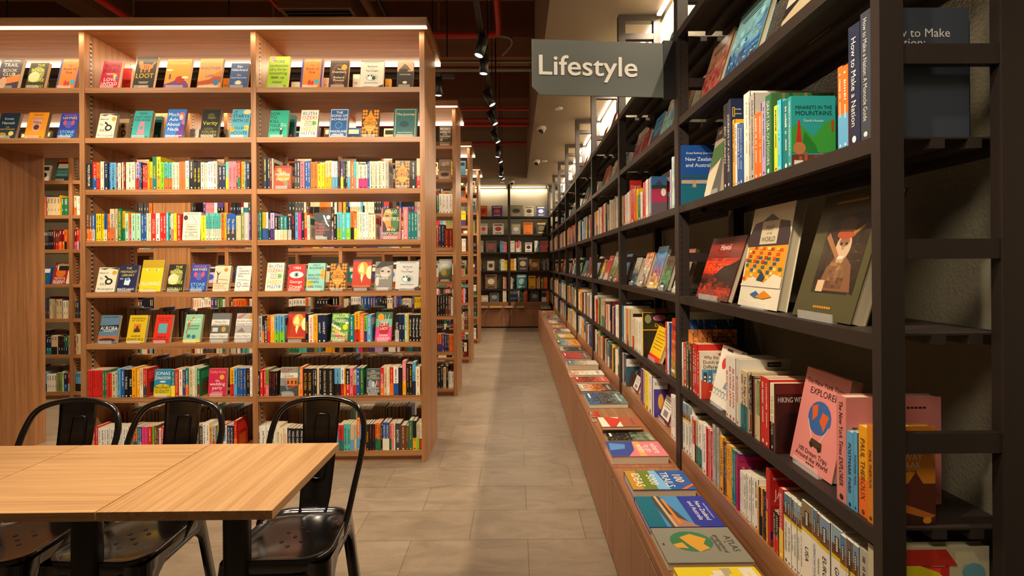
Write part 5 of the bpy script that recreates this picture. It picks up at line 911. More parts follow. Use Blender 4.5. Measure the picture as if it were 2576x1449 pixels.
A_('natgeo', '#1f2a48', ('ln', (.15, .9), (.15, .8), '#e8b81c'), ('ln', (.3, .9), (.3, .8), '#e8b81c'), ('ln', (.15, .9), (.3, .9), '#e8b81c'), ('ln', (.15, .8), (.3, .8), '#e8b81c'), T_('NATIONAL', .88, .03, '#e8e8e4', .6, .5), T_('GEOGRAPHIC', .83, .03, '#e8e8e4', .62, .55), E_(.5, .4, .3, .2, '#3a5a7a'))
A_('usa', '#2f6a3a', *[R_(.05+.12*k, .6, .1+.12*k, 1, ['#4a5a34', '#7a6a44', '#33402a'][k % 3]) for k in range(8)], ('ln', (.1, .9), (.1, .8), '#e8b81c'), ('ln', (.22, .9), (.22, .8), '#e8b81c'), ('ln', (.1, .9), (.22, .9), '#e8b81c'), ('ln', (.1, .8), (.22, .8), '#e8b81c'), T_('NATIONAL', .87, .03, '#f0ece0', .45, .4))
A_('atlas', '#8c8a7c', E_(.42, .42, .3, .26, '#3f7a54'), P_('#d8a03c', (.2, .45), (.35, .62), (.5, .55), (.62, .6), (.72, .45), (.5, .36), (.3, .3)), P_('#d8a03c', (.45, .3), (.62, .34), (.6, .2), (.5, .18)), T_('ATLAS', .9, .085, '#3a3a34', .5, .5), T_('of', .83, .03, '#3a3a34', .45), T_('geographical', .77, .055, '#3a3a34', .5, .6), T_('curiosities', .71, .055, '#3a3a34', .5, .5), E_(.5, .06, .03, .012, '#3a2a24'))
A_('nz', '#2c3a9c', R_(0, 0, 1, .62, '#4a8cc0'), P_('#4a4a4a', (0, .35), (1, .6), (1, .3), (0, .2)), P_('#a87a62', (.6, .35), (1, .68), (1, .35)), R_(0, 0, 1, .24, '#1c6a80'), P_('#c8a878', (0, .28), (1, .34), (1, .38), (0, .32)), P_('#e0802c', (.1, .36), (.9, .42), (.9, .46), (.1, .4)), T_('Great Railway Journeys in', .94, .028, '#e8eef4', .5, .8), T_('New Zealand', .86, .07, '#f4f4f0', .5, .85), T_('and Australia', .76, .07, '#f4f4f0', .5, .85))
A_('trails', '#2c5aa0', R_(0, 0, 1, .42, '#6a7a2c'), R_(0, .0, 1, .18, '#b8862c'), P_('#7ab0d8', (0, .4), (1, .4), (1, .6), (0, .52)), T_('100', .84, .15, '#f2ece0', .42, .6), E_(.42, .84, .07, .045, '#a8643c'), E_(.62, .84, .07, .045, '#a8643c'), T_('TRAILS', .64, .13, '#f2ece0', .5, .8), T_('5000', .4, .14, '#f2ece0', .5, .8), T_('IDEAS', .16, .14, '#f2ece0', .5, .8), P_('#e0642c', (.8, 1), (1, .84), (1, .76), (.72, 1)))
A_('where', '#d87a84', P_('#3a4a94', (0, 0), (1, 0), (1, .3), (.6, .45), (0, .5)), P_('#5a8cc8', (.1, .05), (.6, .02), (.5, .3), (.2, .34)), R_(0, .5, 1, .62, '#e8a068'), T_('where', .86, .13, '#f4f0e6', .5, .7), T_('to go', .73, .13, '#f4f0e6', .5, .5), T_('when', .6, .13, '#f4f0e6', .5, .6))
A_('denali', '#e8b820', R_(0, .62, 1, 1, '#2c2a1c'), E_(.5, .88, .2, .07, '#d87a9c'), E_(.85, .86, .14, .1, '#5a7a3a'), E_(.15, .86, .1, .1, '#8a8a5a'), T_('DENALI', .72, .08, '#e8b820', .6, .6), R_(0, .0, 1, .6, '#1c1a18'))
A_('banff', '#d8761c', T_('BANFF', .86, .07, '#f2e2c0', .45, .6), R_(0, 0, 1, .3, '#8c3a1c'))
A_('lune', '#1c1a1a', T_('LUNE', .93, .05, '#e8e2d4', .8, .3), T_('Kate Reid', .93, .025, '#e8e2d4', .2, .3))
A_('kinfolk', '#2c3238', T_('KINFOLK', .9, .07, '#cfd2d0', .5, .8))
A_('field', '#4a7ab8', R_(0, 0, 1, .78, '#b8385c'), P_('#5a4a7a', (.2, .78), (.5, .9), (.8, .78)), R_(0, .0, 1, .35, '#6a5a62'), E_(.78, .6, .16, .1, '#f0e8e4'), P_('#2a4a3a', (0, .68), (1, .7), (1, .78), (0, .78)))
A_('tokyo', '#c82a24', T_('TOKYO', .84, .11, '#f4e8da', .5, .85))
A_('yumm', '#e8bc1c', *[L_(.85-.1*k, '#5a3a1c', 1, .7) for k in range(6)], R_(0, 0, 1, .14, '#d8301c'))
A_('soul', '#a8988c', T_('JAPANESE', .85, .06, '#4a2c28', .5, .8), T_('SOUL', .76, .06, '#4a2c28', .5, .5), E_(.5, .4, .28, .16, '#3a3a3c'), E_(.5, .44, .22, .1, '#c89a3c'))
A_('russia', '#e8e4dc', T_('RUSSIA', .86, .09, '#3a6a4a', .5, .85), R_(0, 0, 1, .72, '#4a3a8c'), E_(.5, .4, .2, .2, '#d8a03c'))
A_('sign2', '#5a2420', R_(.1, .06, .9, .5, '#e6e0d6'), *[L_(.44-.05*k, '#3a3432', 1, .6) for k in range(4)], R_(.3, .1, .7, .22, '#8a8480'))
PAL = ['#c83a2c', '#e8b83a', '#2f5a8c', '#5a8c5a', '#e6ddc8', '#2a2624', '#d87a3a', '#8c4a6a', '#6aa4b0', '#b8a888', '#4a3a30', '#d8d2c4', '#7a8c3c', '#a82c3a', '#1f3a4a']
def rart(seed, tone=None, kd=None):
    r = random.Random(seed); b = tone or r.choice(PAL); it = []
    kind = r.randrange(7) if kd is None else kd; c = [r.choice(PAL) for _ in range(5)]
    if kind == 0: it = [R_(0, .0, 1, r.uniform(.3, .55), c[0]), P_(c[1], (0, .3), (r.random(), .6), (1, .35), (1, .2), (0, .15)), L_(.85, c[2], 2, .7)]
    elif kind == 1: it = [E_(.5, .45, .35, .25, c[0]), E_(r.uniform(.3, .7), .5, .2, .15, c[1]), L_(.88, c[2], 2, .6), L_(.1, c[3], 1, .5)]
    elif kind == 2: it = [R_(((k*29+seed) % 80)/100, ((k*43+seed*7) % 70)/100, ((k*29+seed) % 80)/100+.18, ((k*43+seed*7) % 70)/100+.12, c[k % 5]) for k in range(12)]+[R_(.05, .78, .95, .95, c[4]), L_(.87, b, 1, .6)]
    elif kind > 3: it = mosaic(.0, .0, 1, r.choice([.7, .78, 1]), [b, c[0], c[1]], 9, 11, seed)+[L_(.86, r.choice(['#f0e8d8', '#2a2320']), 2, .7), R_(.12, .08, .5, .13, '#f0e8d8')]
    else: it = [R_(0, .72, 1, 1, c[0]), P_(c[1], (.1, 0), (.9, 0), (.6, .6), (.3, .55)), E_(.7, .5, .12, .09, c[2]), L_(.86, b, 2, .7)]
    n = 'x%d%s' % (seed, tone); ART[n] = (b, it); return n

# nearest bay, shelf with the tall black pair
row_right(1800, 220, 3.151, 70, "97:130:k:EPIC_JOURNEYS:w 123:110:B:JOURNEYS_OF_A_LIFETIME:w", 1.686, 'third shelf down', 'nearest')
cf(1841, 1872, 246, 1.686, 'natgeo', 0.02, 'Navy travel book with small yellow frame, cover to camera, nearest bay')
row_right(1800, 220, 3.151, 135, "150:252:Y::k 165:280:w::b 190:285:b::w 220:285:b::w 268:38:w::e 285:70:g::d 310:45:g:ATLAS_OF_GEOGRAPHICAL_CURIOSITIES:k 342:205:o::w 372:190:o::w 403:110:l::d 448:55:G:GREAT_USA_OUTDOORS:w", 1.686, 'third shelf down', 'nearest')
cf(1943, 2100, 232, 1.686, 'usa', 0.006, 'Woodland picture cover behind the turquoise books, nearest bay', 0.26)
row_right(1800, 220, 3.151, 465, "494:140:Z::k 525:95:C::w 580:95:t::w", 1.686, 'third shelf down', 'nearest')
cf(1993, 2104, 240, 1.686, 'minaret', 0.016, 'Turquoise book with red minaret and green hills, nearest bay', sp='MINARETS IN THE MOUNTAINS Bradt', tc='#e8f4f0')
row_right(1800, 220, 3.151, 965, "1002:-170:os::w 1046:-180:os::w 1137:-505:B:How_to_Make_a_Nation:w", 1.686, 'third shelf down', 'nearest', 0.25)
cf(2193, 2441, 17, 1.686, 'nation', 0.03, 'Tall slate-blue book ending the row, seen through the shelving end frame', sp='How to Make a Nation: A Monocle Guide', tc='#d8d8d4')
cf(1716, 1808, 364, 1.686, 'railway', 0.03, 'Blue railway bridge book at the far end of the nearest bay')
row_right(1690, 220, 1.0, 10, "16:205:n 23:160:n", 1.686, 'third shelf down', 'nearest')
fr(yx(1778), yx(1778)-0.2, 0.30, 1.686, 'road', 'Grey road picture book leaning beside the blue railway book', X=0.79, lean=12)
# nearest bay, top and second shelves
for q, (a, b_, h, art, lb) in enumerate([(2.25, 2.03, 0.33, rart(101, '#a87a5c'), 'Tan book leaning at the far end of the second shelf, nearest bay'), (1.98, 1.71, 0.34, rart(33, '#8cc4cc'), 'Pale blue book leaning in the middle of the second shelf, nearest bay'), (1.55, 1.28, 0.32, rart(57, '#c8c0b0'), 'Pale book nearest the camera on the second shelf, nearest bay')]):
    fr(a, b_, h, 2.093, art, lb, X=0.83, lean=17)
for q, (a, b_) in enumerate([(2.2, 1.98), (1.9, 1.66)]): fr(a, b_, 0.3, 2.504, rart(210+q, '#d8cfc0'), '%s pale book on the highest visible shelf, nearest bay' % ['Far', 'Near'][q], X=0.83, lean=17)
# nearest bay, middle shelf: three large leaning books
fr(yx(1750), yx(1828), 0.27, 1.265, 'hawaii', 'Wide dark red sunset coast book, leftmost large book, nearest bay', lean=18)
fr(yx(1855), yx(1952), 0.348, 1.265, 'mapw', 'Tall cream book with orange map town, centre of three large books', lean=11, t=0.034)
fr(yx(1992), yx(2138), 0.355, 1.265, 'tribe', 'Large olive book with dark portrait, rightmost of three large books', lean=17, t=0.04)
# nearest bay, lower shelf
cf(1714, 1855, 786, 0.848, 'arch', 0.006, 'Tall cream-edged blue cover rising behind the red spines, nearest bay', 0.39)
row_right(1690, 860, 2.729, 50, "75:0:we::d 92:5:r:HOPE_TRUEDO:w 110:0:G 130:10:n 150:10:r:LA_RUE_EN_PARIS:w 165:15:r:LA_RUE_EN_PARIS:w 182:65:r::c 195:70:g::b", 0.848, 'lower shelf', 'nearest')
cf(1731, 1853, 829, 0.848, 'falls', 0.006, 'Sunset and waterfall picture cover behind the red spines, nearest bay', 0.36)
cf(1762, 1822, 884, 0.848, 'dutch', 0.018, 'White and red book with blue gabled houses, nearest bay lower shelf')
fr(yx(1784), yx(1784)-0.17, 0.235, 0.848, 'wave', 'White book with waves leaning left of the white spines, lower shelf', lean=14)
row_right(1690, 860, 2.729, 357, "375:95:w:BE_MORE_JAPAN:r 400:100:w:BE_MORE_JAPAN:r 425:110:w:BE_MORE_JAPAN:r", 0.848, 'lower shelf', 'nearest')
cf(1857, 1988, 905, 0.848, 'eyew', 0.022, 'White book with small black tag, cover to camera, nearest bay', sp='BE MORE JAPAN', tc='#c83a2c')
row_right(1690, 860, 2.729, 456, "480:195:et::v 510:205:et:The_Edge_of_the_Plain:v 527:205:e 545:230:kn::w 560:240:n::r 575:260:ge 596:265:fe::w 630:240:r::w 661:255:r::w 690:285:ck:TRAVEL_WRITER:e 705:290:ke:JOHN:G", 0.848, 'lower shelf', 'nearest')
cf(1950, 2030, 967, 0.848, 'hiking', 0.01, 'Dark maroon book cover in shadow beside the leaning pink book')
fr(yx(1984), yx(2088), 0.268, 0.848, 'nyt', 'Pink book with balloon globe leaning on the lower shelf', lean=12, t=0.03)
cf(2126, 2311, 1000, 0.848, 'nytw', 0.034, 'Thick pink book standing behind the orange paperbacks, nearest bay', w=0.225, sp='The New York Times EXPLORER')
row_right(1650, 900, 2.639, 1258, "1301:490:s:POSTMARK_PARIS:B 1328:492:s:POSTMARK_PARIS:B 1387:455:Yo:PAUL_THEROUX:n", 0.848, 'lower shelf', 'nearest')
cf(2195.5, 2350, 1073, 0.848, 'bazaar', 0.02, 'Orange paperback with domes, seen through the shelving end frame', sp='PAUL THEROUX', tc='#5a2c14')
# nearest bay, base row
row_right(1690, 960, 5.574, 108, "140:150:g 178:290:D:CALIFORNIA 215:310:D:CALIFORNIA 248:340:D:SOUTHWEST 272:470:w 300:530:rw 345:540:eG 395:560:wt 425:560:w 462:600:w:SOUTH_INDIA:d 479:640:r 496:650:p 513:670:r 530:680:p 548:690:r 572:590:g 596:600:g 620:620:g 642:640:g 690:760:Y:PORTUGAL:k 707:830:n 724:830:n 741:840:n 763:870:Y::k 786:880:Y::k 808:900:Y::k 832:940:t::w 855:960:t::w 871:970:v::p 888:980:v::p 904:1000:v::p", BB, 'base row', 'nearest')
cf(1852.5, 1932, 1146, BB, 'thai', 0.012, 'Magenta phrase book with four figures, cover to camera, base row')
row_right(1900, 1160, 5.013, -222, "-198:108:w::d -172:125:w::d -148:140:w::d -122:155:w::d -97:165:w::d -72:180:w::d -48:190:w::d 0:205:w::d 20:300:Y 40:320:k::r 60:330:Yk 80:350:k::p 97:365:k::p 117:380:k::p 150:80:rY:JAPAN:w 170:90:rY:JAPAN:w", BB, 'base row', 'nearest')
cf(1934, 2010, 1184, BB, 'japan', 0.016, 'Red book cover with white capitals behind the yellow-striped guides')
row_right(1900, 1160, 5.013, 192, "212:650:kr 232:670:kr 253:690:kr 274:700:kr 325:335:ry:BEGINNER'S_GUIDE_TO_JAPAN:w 380:400:D:TOP_10_NEW_ORLEANS:d 420:430:D:TOP_10_MILAN:d 450:470:D:TOP_10_PARIS:d 485:500:D:TOP_10_MADRID:d 520:540:D:TOP_10_MADRID:d 558:565:D:TOP_10_AMSTERDAM:d 690:520:D:USA:k 742:600:D:FLORENCE_AND_TUSCANY:b 792:650:D:HAWAII:G 917:720:D:EUROPE:k 1048:830:D:GREECE:k 1120:930:D:SPAIN:k 1205:990:D::k 1270:1050:D::k 1390:1110:g 1432:1140:ry::w 1485:1160:ry::w", BB, 'base row', 'nearest')
A_('citymap', '#c9c2a0', *[R_(((k*31) % 90)/100, ((k*47) % 90)/100, ((k*31) % 90)/100+.12, ((k*47) % 90)/100+.06, ['#d8b07a', '#a8b88c', '#8cb0b8', '#c88a6a'][k % 4]) for k in range(24)], E_(.3, .35, .5, .5, '#e8dc1c'), P_('#c22a1c', (0, .98), (.62, .98), (.72, .84), (0, .84)), E_(.86, .78, .1, .08, '#6aa4b0'))
cf(2196, 2443, 1375, BB, 'citymap', 0.02, 'Yellow disc and red band map cover low behind the end frame', w=0.25)
# second bay
row_right(1380, 250, 2.842, 520, "535:690:e 548:690:r 560:680:w::r 575:665:w::o 590:650:w 610:640:r::w 625:635:o 640:640:y::r 660:680:G::w 675:660:w::r 690:590:r 700:580:w::r 712:570:w::r 732:560:g::r", 1.686, 'third shelf down', 'second')
cf(1640, 1679, 443, 1.686, 'field', 0.02, 'Book with pink flower field and blue sky, second bay')
cf(1586, 1616, 453, 1.686, 'tokyo', 0.004, 'Tall red book cover rising behind the white spines, second bay', 0.33)
row_right(1380, 250, 2.842, 868, "878:500:l 888:410:m 900:405:l", 1.686, 'third shelf down', 'second')
row_right(1350, 700, 2.635, 553, "575:180:s::w 585:185:w 612:200:e", 0.848, 'lower shelf', 'second')
cf(1577, 1674, 777, 0.848, 'banff', 0.02, 'Orange book cover behind cream spines, second bay lower shelf')
row_right(1350, 700, 2.635, 632, "642:260:cr 654:265:c::G 666:270:c::G 678:275:w::G 690:280:w::G 701:285:w::r", 0.848, 'lower shelf', 'second')
cf(1617, 1700, 787, 0.848, 'denali', 0.02, 'Black and yellow book with flower pictures, second bay lower shelf')
cf(1567, 1645, 755, 0.848, 'lune', 0.01, 'Tall black book with white capitals above the blue spines', 0.34)
fr(yx(1629), yx(1629)-0.22, 0.2, 0.848, 'yumm', 'Yellow book leaning beside the black and yellow book, second bay', lean=20)
row_right(1350, 700, 2.635, 846, "856:290:r::w 866:293:w 875:295:b::w", 0.848, 'lower shelf', 'second')
fr(2.445, 2.342, 0.29, 0.848, rart(0, '#b8361c'), 'Narrow red-orange sunset book right against the first black post', X=0.778, lean=1.5, t=0.015, st=False)
row_right(1350, 700, 2.635, 553, "575:490:g::b 590:500:B", BB, 'base row', 'second')
cf(1574, 1613, 902, BB, rart(12, '#2a5a6a'), 0.02, 'Teal book cover beside a black book end, second bay base row', 0.26)
fr(yx(1588), yx(1588)-0.15, 0.2, BB, 'sign2', 'Small red and white book leaning in the second bay base row', lean=20)
row_right(1350, 700, 2.635, 684, "700:600:v::p 715:610:e 735:620:Z::k 755:640:w::k 770:650:v", BB, 'base row', 'second')
cf(1643, 1678, 951, BB, 'russia', 0.02, 'White and purple book with green capitals, second bay base row')
fr(yx(1655), yx(1655)-0.17, 0.27, BB, 'sign2', 'Large red and white book leaning beside the first black post', lean=18)
row_right(1350, 700, 2.635, 884, "900:770:w::b 913:775:w 925:780:g:TURKEY:b", BB, 'base row', 'second')
cf(1441, 1481, 711, 0.848, 'kinfolk', 0.01, 'Dark magazine cover with pale capitals rising above distant spines', 0.4)
fa = ['#a83a2c', '#d8a03c', '#3a6a8c', '#c8c0b0', '#7a4a5c', '#5a7a4a', '#d8702c', '#e0d8c8']
def pos_word(i, n): return 'leftmost' if i == 0 else ordn(i+1)+' from left'
for bay, lo in ((1, BAY0+BAYL), (2, BAY0+2*BAYL), (3, BAY0+3*BAYL)):
    for sh, nm in ((1.265, 'middle shelf'), (2.093, 'second shelf'), (2.504, 'top shelf')):
        n = 5 if sh != 2.504 else 3
        for i in range(n):
            Yl = lo+BAYL-0.07-i*(BAYL-0.1)/n; w = 0.15+0.05*((i*7+bay*3+int(sh*10)) % 3)/2; h = w*1.32
            fr(Yl, Yl-w, h, sh, rart(int(sh*100)+bay*17+i*5, None if i % 2 else ['#4a94c8', '#c8c0b0', '#b8643c'][(bay+i) % 3], 5), 'Picture book, %s face-out, %s, %s black bay' % (pos_word(i, n), nm, BN[bay]), X=0.82, lean=17)

# ---------------------------------------------------------------- flat books on the low cabinets
def flat(X0, X1, Y0, Y1, z0, t, art, label, cat='book', rz=0, grp='books lying flat on the low cabinets'):
    c = Vector(((X0+X1)/2, (Y0+Y1)/2, z0+t)); w, h = Y1-Y0, X1-X0
    L0 = Matrix(((0, 0, 1, 0), (-1, 0, 0, 0), (0, -1, 0, 0), (0, 0, 0, 1)))
    T = Matrix.Translation(c) @ Matrix.Rotation(rz, 4, 'Z') @ L0 @ Matrix.Translation((0, 0, -h/2))
    return face_book(w, h, t, art, T, 'travel_book', label, grp, True)
CZ = CT+0.0006
flat(0.47, 0.742, 1.515, 1.715, CZ, 0.026, 'atlas', 'Grey-green globe book lying flat, second nearest on the cabinets')
flat(0.47, 0.742, 1.728, 1.955, CZ, 0.022, 'nz', 'Blue and white railway book lying flat beyond the globe book')
flat(0.475, 0.735, 1.985, 2.165, CZ, 0.036, 'trails', 'Blue and gold book with big white numerals, lying flat')
flat(0.48, 0.73, 1.35, 1.495, CZ, 0.024, rart(71, '#e8d02a'), 'Yellow book lying flat at the very bottom edge of the picture')
flat(0.455, 0.728, 2.32, 2.51, CZ, 0.04, 'where', 'Pink and blue sunset book lying flat at the end of the second cabinet')
flt = [(465, 775, 1020, 1092, 0.014, '#8a9a7c', 'Landscape picture book lying flat beside the pink and blue one'), (355, 420, 880, 955, 0.03, '#a83a34', 'Small red and black book lying left of the food magazine stack'), (420, 700, 925, 1020, 0.03, '#c86a2c', 'Lower magazine in the stack of two on the second cabinet'), (425, 697, 921, 1005, 0.0, '#a85a3c', 'Upper colourful magazine on the stack of two'),
       (340, 605, 755, 862, 0.03, '#6a8c8c', 'Colourful drawn map book lying flat beyond the magazine stack'), (283, 525, 700, 760, 0.014, '#4a4038', 'Dark food picture book lying flat on the third cabinet'), (248, 480, 652, 700, 0.018, '#c8604c', 'Pinkish red book lying flat on the third cabinet'), (215, 465, 610, 655, 0.02, '#e6e0d2', 'White book with small drawings lying flat on the third cabinet'),
       (200, 420, 545, 606, 0.045, '#d8d0c0', 'Thick pale magazine stack lying on the third cabinet'), (175, 378, 492, 545, 0.02, '#5a6a70', 'Grey landscape book lying flat on the third cabinet'), (150, 345, 455, 490, 0.016, '#3a2c2c', 'Dark book lying flat on the fourth cabinet'), (135, 305, 405, 455, 0.018, '#d88a2c', 'Orange book lying flat on the fourth cabinet'),
       (125, 265, 370, 402, 0.018, '#d8b04a', 'Yellow and grey book lying flat on the fourth cabinet'), (112, 230, 335, 368, 0.03, '#d8d2c4', 'Pale book pile lying on the fifth cabinet'), (100, 205, 312, 333, 0.012, '#b8643c', 'Brown book lying flat on the fifth cabinet'), (75, 190, 280, 308, 0.025, '#4a4444', 'Dark grey book lying flat on the fifth cabinet'),
       (58, 150, 243, 272, 0.02, '#6a9c94', 'Pale teal book lying flat on the sixth cabinet'), (38, 125, 215, 236, 0.02, '#c89a3c', 'Amber book lying flat on the seventh cabinet'), (25, 98, 180, 202, 0.016, '#7a9c8c', 'Pale green book lying flat at the far corner')]
zb = 0
for q, (a, b_, c_, d_, t, tone, lb) in enumerate(flt):
    z = CZ+t
    if t == 0.0: t = 0.018; z0 = CZ+0.0306; z = z0+t
    else: z0 = CZ
    P0 = at_z(1350+(a+b_)/2/2.635, 700+d_/2.635, z0); P1 = at_z(1350+(a+b_)/2/2.635, 700+c_/2.635, z0+t)
    Xa = max(0.455, at_y(1350+a/2.635+2, 700, P0.y).x); Xb = min(0.745, at_y(1350+b_/2.635, 700, P0.y).x)
    flat(Xa, Xb, P0.y, max(P0.y+0.1, P1.y), z0, t, rart(300+q*3, tone, 5 if q % 3 else None), lb)
for q, (xa, xb) in enumerate([(1210, 1226), (1232, 1262), (1270, 1290), (1300, 1318)]):
    Xa, Xb = at_y(xa, 772, 10.75).x, at_y(xb, 772, 10.75).x
    L0 = Matrix.Translation(((Xa+Xb)/2, 10.66, CZ+0.02)) @ Matrix.Rotation(-PI/2, 4, 'X')
    face_book(Xb-Xa, 0.28, 0.02, rart(400+q, ['#b8886a', '#d8a83c', '#c88a7a', '#b0b4a8'][q]), L0, 'travel_book', '%s book lying flat on the end wall cabinets' % ['Brown', 'Amber', 'Salmon', 'Pale grey'][q], 'books lying flat on the end wall cabinets')

# ---------------------------------------------------------------- end wall face-out books
def far_face(x0, x1, top, sh, tone, lb, seed):
    Y = FY+0.05; z = sh+0.004; A = at_y(x0, 600, Y); B = at_y(x1, 600, Y); h = at_y(x0, top, Y).z-z
    T = Matrix.Translation(((A.x+B.x)/2, Y, z)) @ Matrix.Rotation(-0.12, 4, 'X')
    ART['f%d' % seed] = (tone[0], [E_(.5, .5, .3, .2, tone[1]), R_(.1, .8, .9, .92, tone[2]), R_(.2, .08, .8, .16, tone[2])])
    face_book(B.x-A.x, max(0.12, h), 0.03, 'f%d' % seed, T, 'display_book', lb+', end wall shelving', 'face-out books on the end wall', True)
fw = [(1207, 1226, 517, 4, ('#d8481c', '#a82c14', '#e8a02c'), 'Orange-red book at left on the top shelf'), (1237, 1264, 517, 4, ('#5a3a8c', '#d8602c', '#c8a8d8'), 'Purple and orange book on the top shelf'), (1283, 1315, 516, 4, ('#8c8474', '#3a3a3a', '#a89c88'), 'Wide grey photo book on the top shelf'), (1320, 1343, 518, 4, ('#d8cdb8', '#4a4440', '#8a7c6c'), 'Cream patterned book on the top shelf'), (1350, 1372, 518, 4, ('#2c3c8c', '#cfd4e0', '#e8d8a8'), 'Blue book at right on the top shelf'),
      (1207, 1226, 562, 3, ('#e0d4c4', '#c8442c', '#8ca4a8'), 'Cream and red book at left on the second shelf'), (1240, 1267, 562, 3, ('#e8e0d4', '#b8342c', '#4a4a4a'), 'White book with red motorbike on the second shelf'), (1287, 1309, 563, 3, ('#9c9c98', '#dcd8d0', '#c8b04a'), 'Mid grey book on the second shelf'), (1317, 1340, 559, 3, ('#e07a1c', '#e07a1c', '#a8501c'), 'Plain orange book on the second shelf'), (1349, 1375, 558, 3, ('#2a2624', '#6a5a3c', '#d8a83c'), 'Black book with gold marks on the second shelf'),
      (1222, 1249, 605, 2, ('#6a5a54', '#a8443c', '#3a3230'), 'Grey book with reddish figure on the third shelf'), (1321, 1338, 610, 2, ('#e4ded2', '#2a2826', '#6a6460'), 'White book with dark portrait on the third shelf'),
      (1225, 1243, 656, 1, ('#c9b79c', '#3a3028', '#e8e0d0'), 'Tan framed portrait book on the fourth shelf'), (1302, 1328, 646, 1, ('#26221f', '#b8a078', '#8a7a5c'), 'Black book with pale emblem on the fourth shelf'), (1332, 1357, 652, 1, ('#a8783c', '#e0c898', '#5a3a20'), 'Gold and brown book on the fourth shelf'),
      (1220, 1249, 690, 0, ('#8c6a4a', '#f0e0c0', '#3a2a20'), 'Brown and cream book on the fifth shelf'), (1299, 1325, 690, 0, ('#3a8c9c', '#a8c8c4', '#e0ecec'), 'Teal book on the fifth shelf'), (1329, 1347, 694, 0, ('#e8b81c', '#e8b81c', '#b8341c'), 'Plain yellow book on the fifth shelf'),
      (1210, 1227, 743, -1, ('#e8dcc8', '#f4ecd8', '#c8b898'), 'Pale book at left on the base row'), (1231, 1254, 736, -1, ('#5a6a74', '#b0a890', '#2a3238'), 'Road photo book on the base row'), (1334, 1355, 732, -1, ('#4a4a4c', '#a89c90', '#2a2a2c'), 'Dark grey book on the base row')]
for q, (a, b_, tp, si, tone, lb) in enumerate(fw): far_face(a, b_, tp, BSH[si] if si >= 0 else BB, tone, lb, q)

# second bookcase: end of each row, seen beyond the nearest one
def row_u2(s, shelf, where):
    x_ = 1099; Y = UY[1]+0.012; n = 0
    for x, top, cd, txt, tc in tokens(s):
        A = at_y(x_, 600, Y); B = at_y(x, 600, Y); z = SH[shelf]+0.0006; h = max(0.14, at_y(x, top, Y).z-z); n += 1
        put(spine_mesh(B.x-A.x-0.001, h, 0.14, cd[0], cd[1] if len(cd) > 1 else None, None, txt, tc), Matrix.Translation(((A.x+B.x)/2, Y, z)), 'paperback_book',
            '%s spine, %s past the nearest bookcase end, %s' % (cdesc(cd).capitalize(), ordn(n), SHN[shelf]), 'book', 'spine-out books at the end of the second bookcase')
        x_ = x
row_u2("1105:490:G 1113:488:w 1121:488:w 1130:488:w 1139:488:w", 2, ''); row_u2("1103:573:r 1110:565:B 1118:565:B 1129:575:R:SARAH_J._MAAS:Y 1139:575:R:SARAH_J._MAAS:Y", 3, '')
row_u2("1106:745:k 1112:742:k 1119:740:k 1126:742:kn 1133:745:n 1139:747:w", 5, ''); row_u2("1109:840:ov 1117:840:v 1123:842:B 1128:842:B 1134:842:o 1139:842:o", 6, ''); row_u2("1106:925:k 1113:920:k 1120:925:e 1126:921:k::Y 1133:935:w 1139:937:w", 7, '')

# ---------------------------------------------------------------- everything smaller: one mass of shelved books
S_ = MB(); sr = random.Random(5)
PB = [col(c) for c in 'wwwccceeggkkkkddRrrooyYGGttTbbBBsspPvvlnnmf']
DKP = [col(c) for c in 'kkkkddnnBBRRrGtwcceo']
def stuff_row(T, L, H, d=0.135, pal=PB, hm=0.2, tm=0.024, gap=0.06, jit=0.012, cover=True):
    x = 0.0
    while x < L:
        if sr.random() < gap: x += sr.uniform(0.02, 0.08)
        c = sr.choice(pal); rep = sr.choice([1, 1, 1, 2, 3, 4]); t0 = tm*sr.uniform(0.5, 1.5); h0 = hm*sr.uniform(0.9, 1.1); tc = contrast(c); c2 = sr.choice(pal); k2 = sr.random()
        for _ in range(rep):
            if x+t0 > L: return
            M4 = T @ Matrix.Translation((x+t0/2, sr.uniform(0, jit), 0)); tt = t0-0.0012
            S_.box(-tt/2, tt/2, 0, 0.003, 0, h0, c, 0, M4); S_.box(-tt/2, -tt/2+0.0015, 0.003, d, 0, h0, c, 0, M4); S_.box(tt/2-0.0015, tt/2, 0.003, d, 0, h0, c, 0, M4)
            S_.box(-tt/2+0.0015, tt/2-0.0015, 0.003, d-0.001, 0.001, h0-0.001, c, 1, M4)
            F = (M4.to_translation(), M4.to_3x3() @ Vector((1, 0, 0)), Vector((0, 0, 1)), M4.to_3x3() @ Vector((0, -1, 0)))
            if k2 < 0.35: S_.rect(F, -tt/2, 0, tt/2, h0*0.4, c2, 0.0003)
            for q in range(int(3+k2*5)): S_.rect(F, -tt*0.17, h0*(0.87-q*0.052), tt*0.17*(1-0.4*((q*3) % 2)), h0*(0.905-q*0.052), tc if k2 < 0.7 else c2, 0.0006)
            for q in range(3): S_.rect(F, -tt*0.1, h0*(0.24+q*0.045), tt*0.1, h0*(0.27+q*0.045), tc, 0.0006)
            x += t0
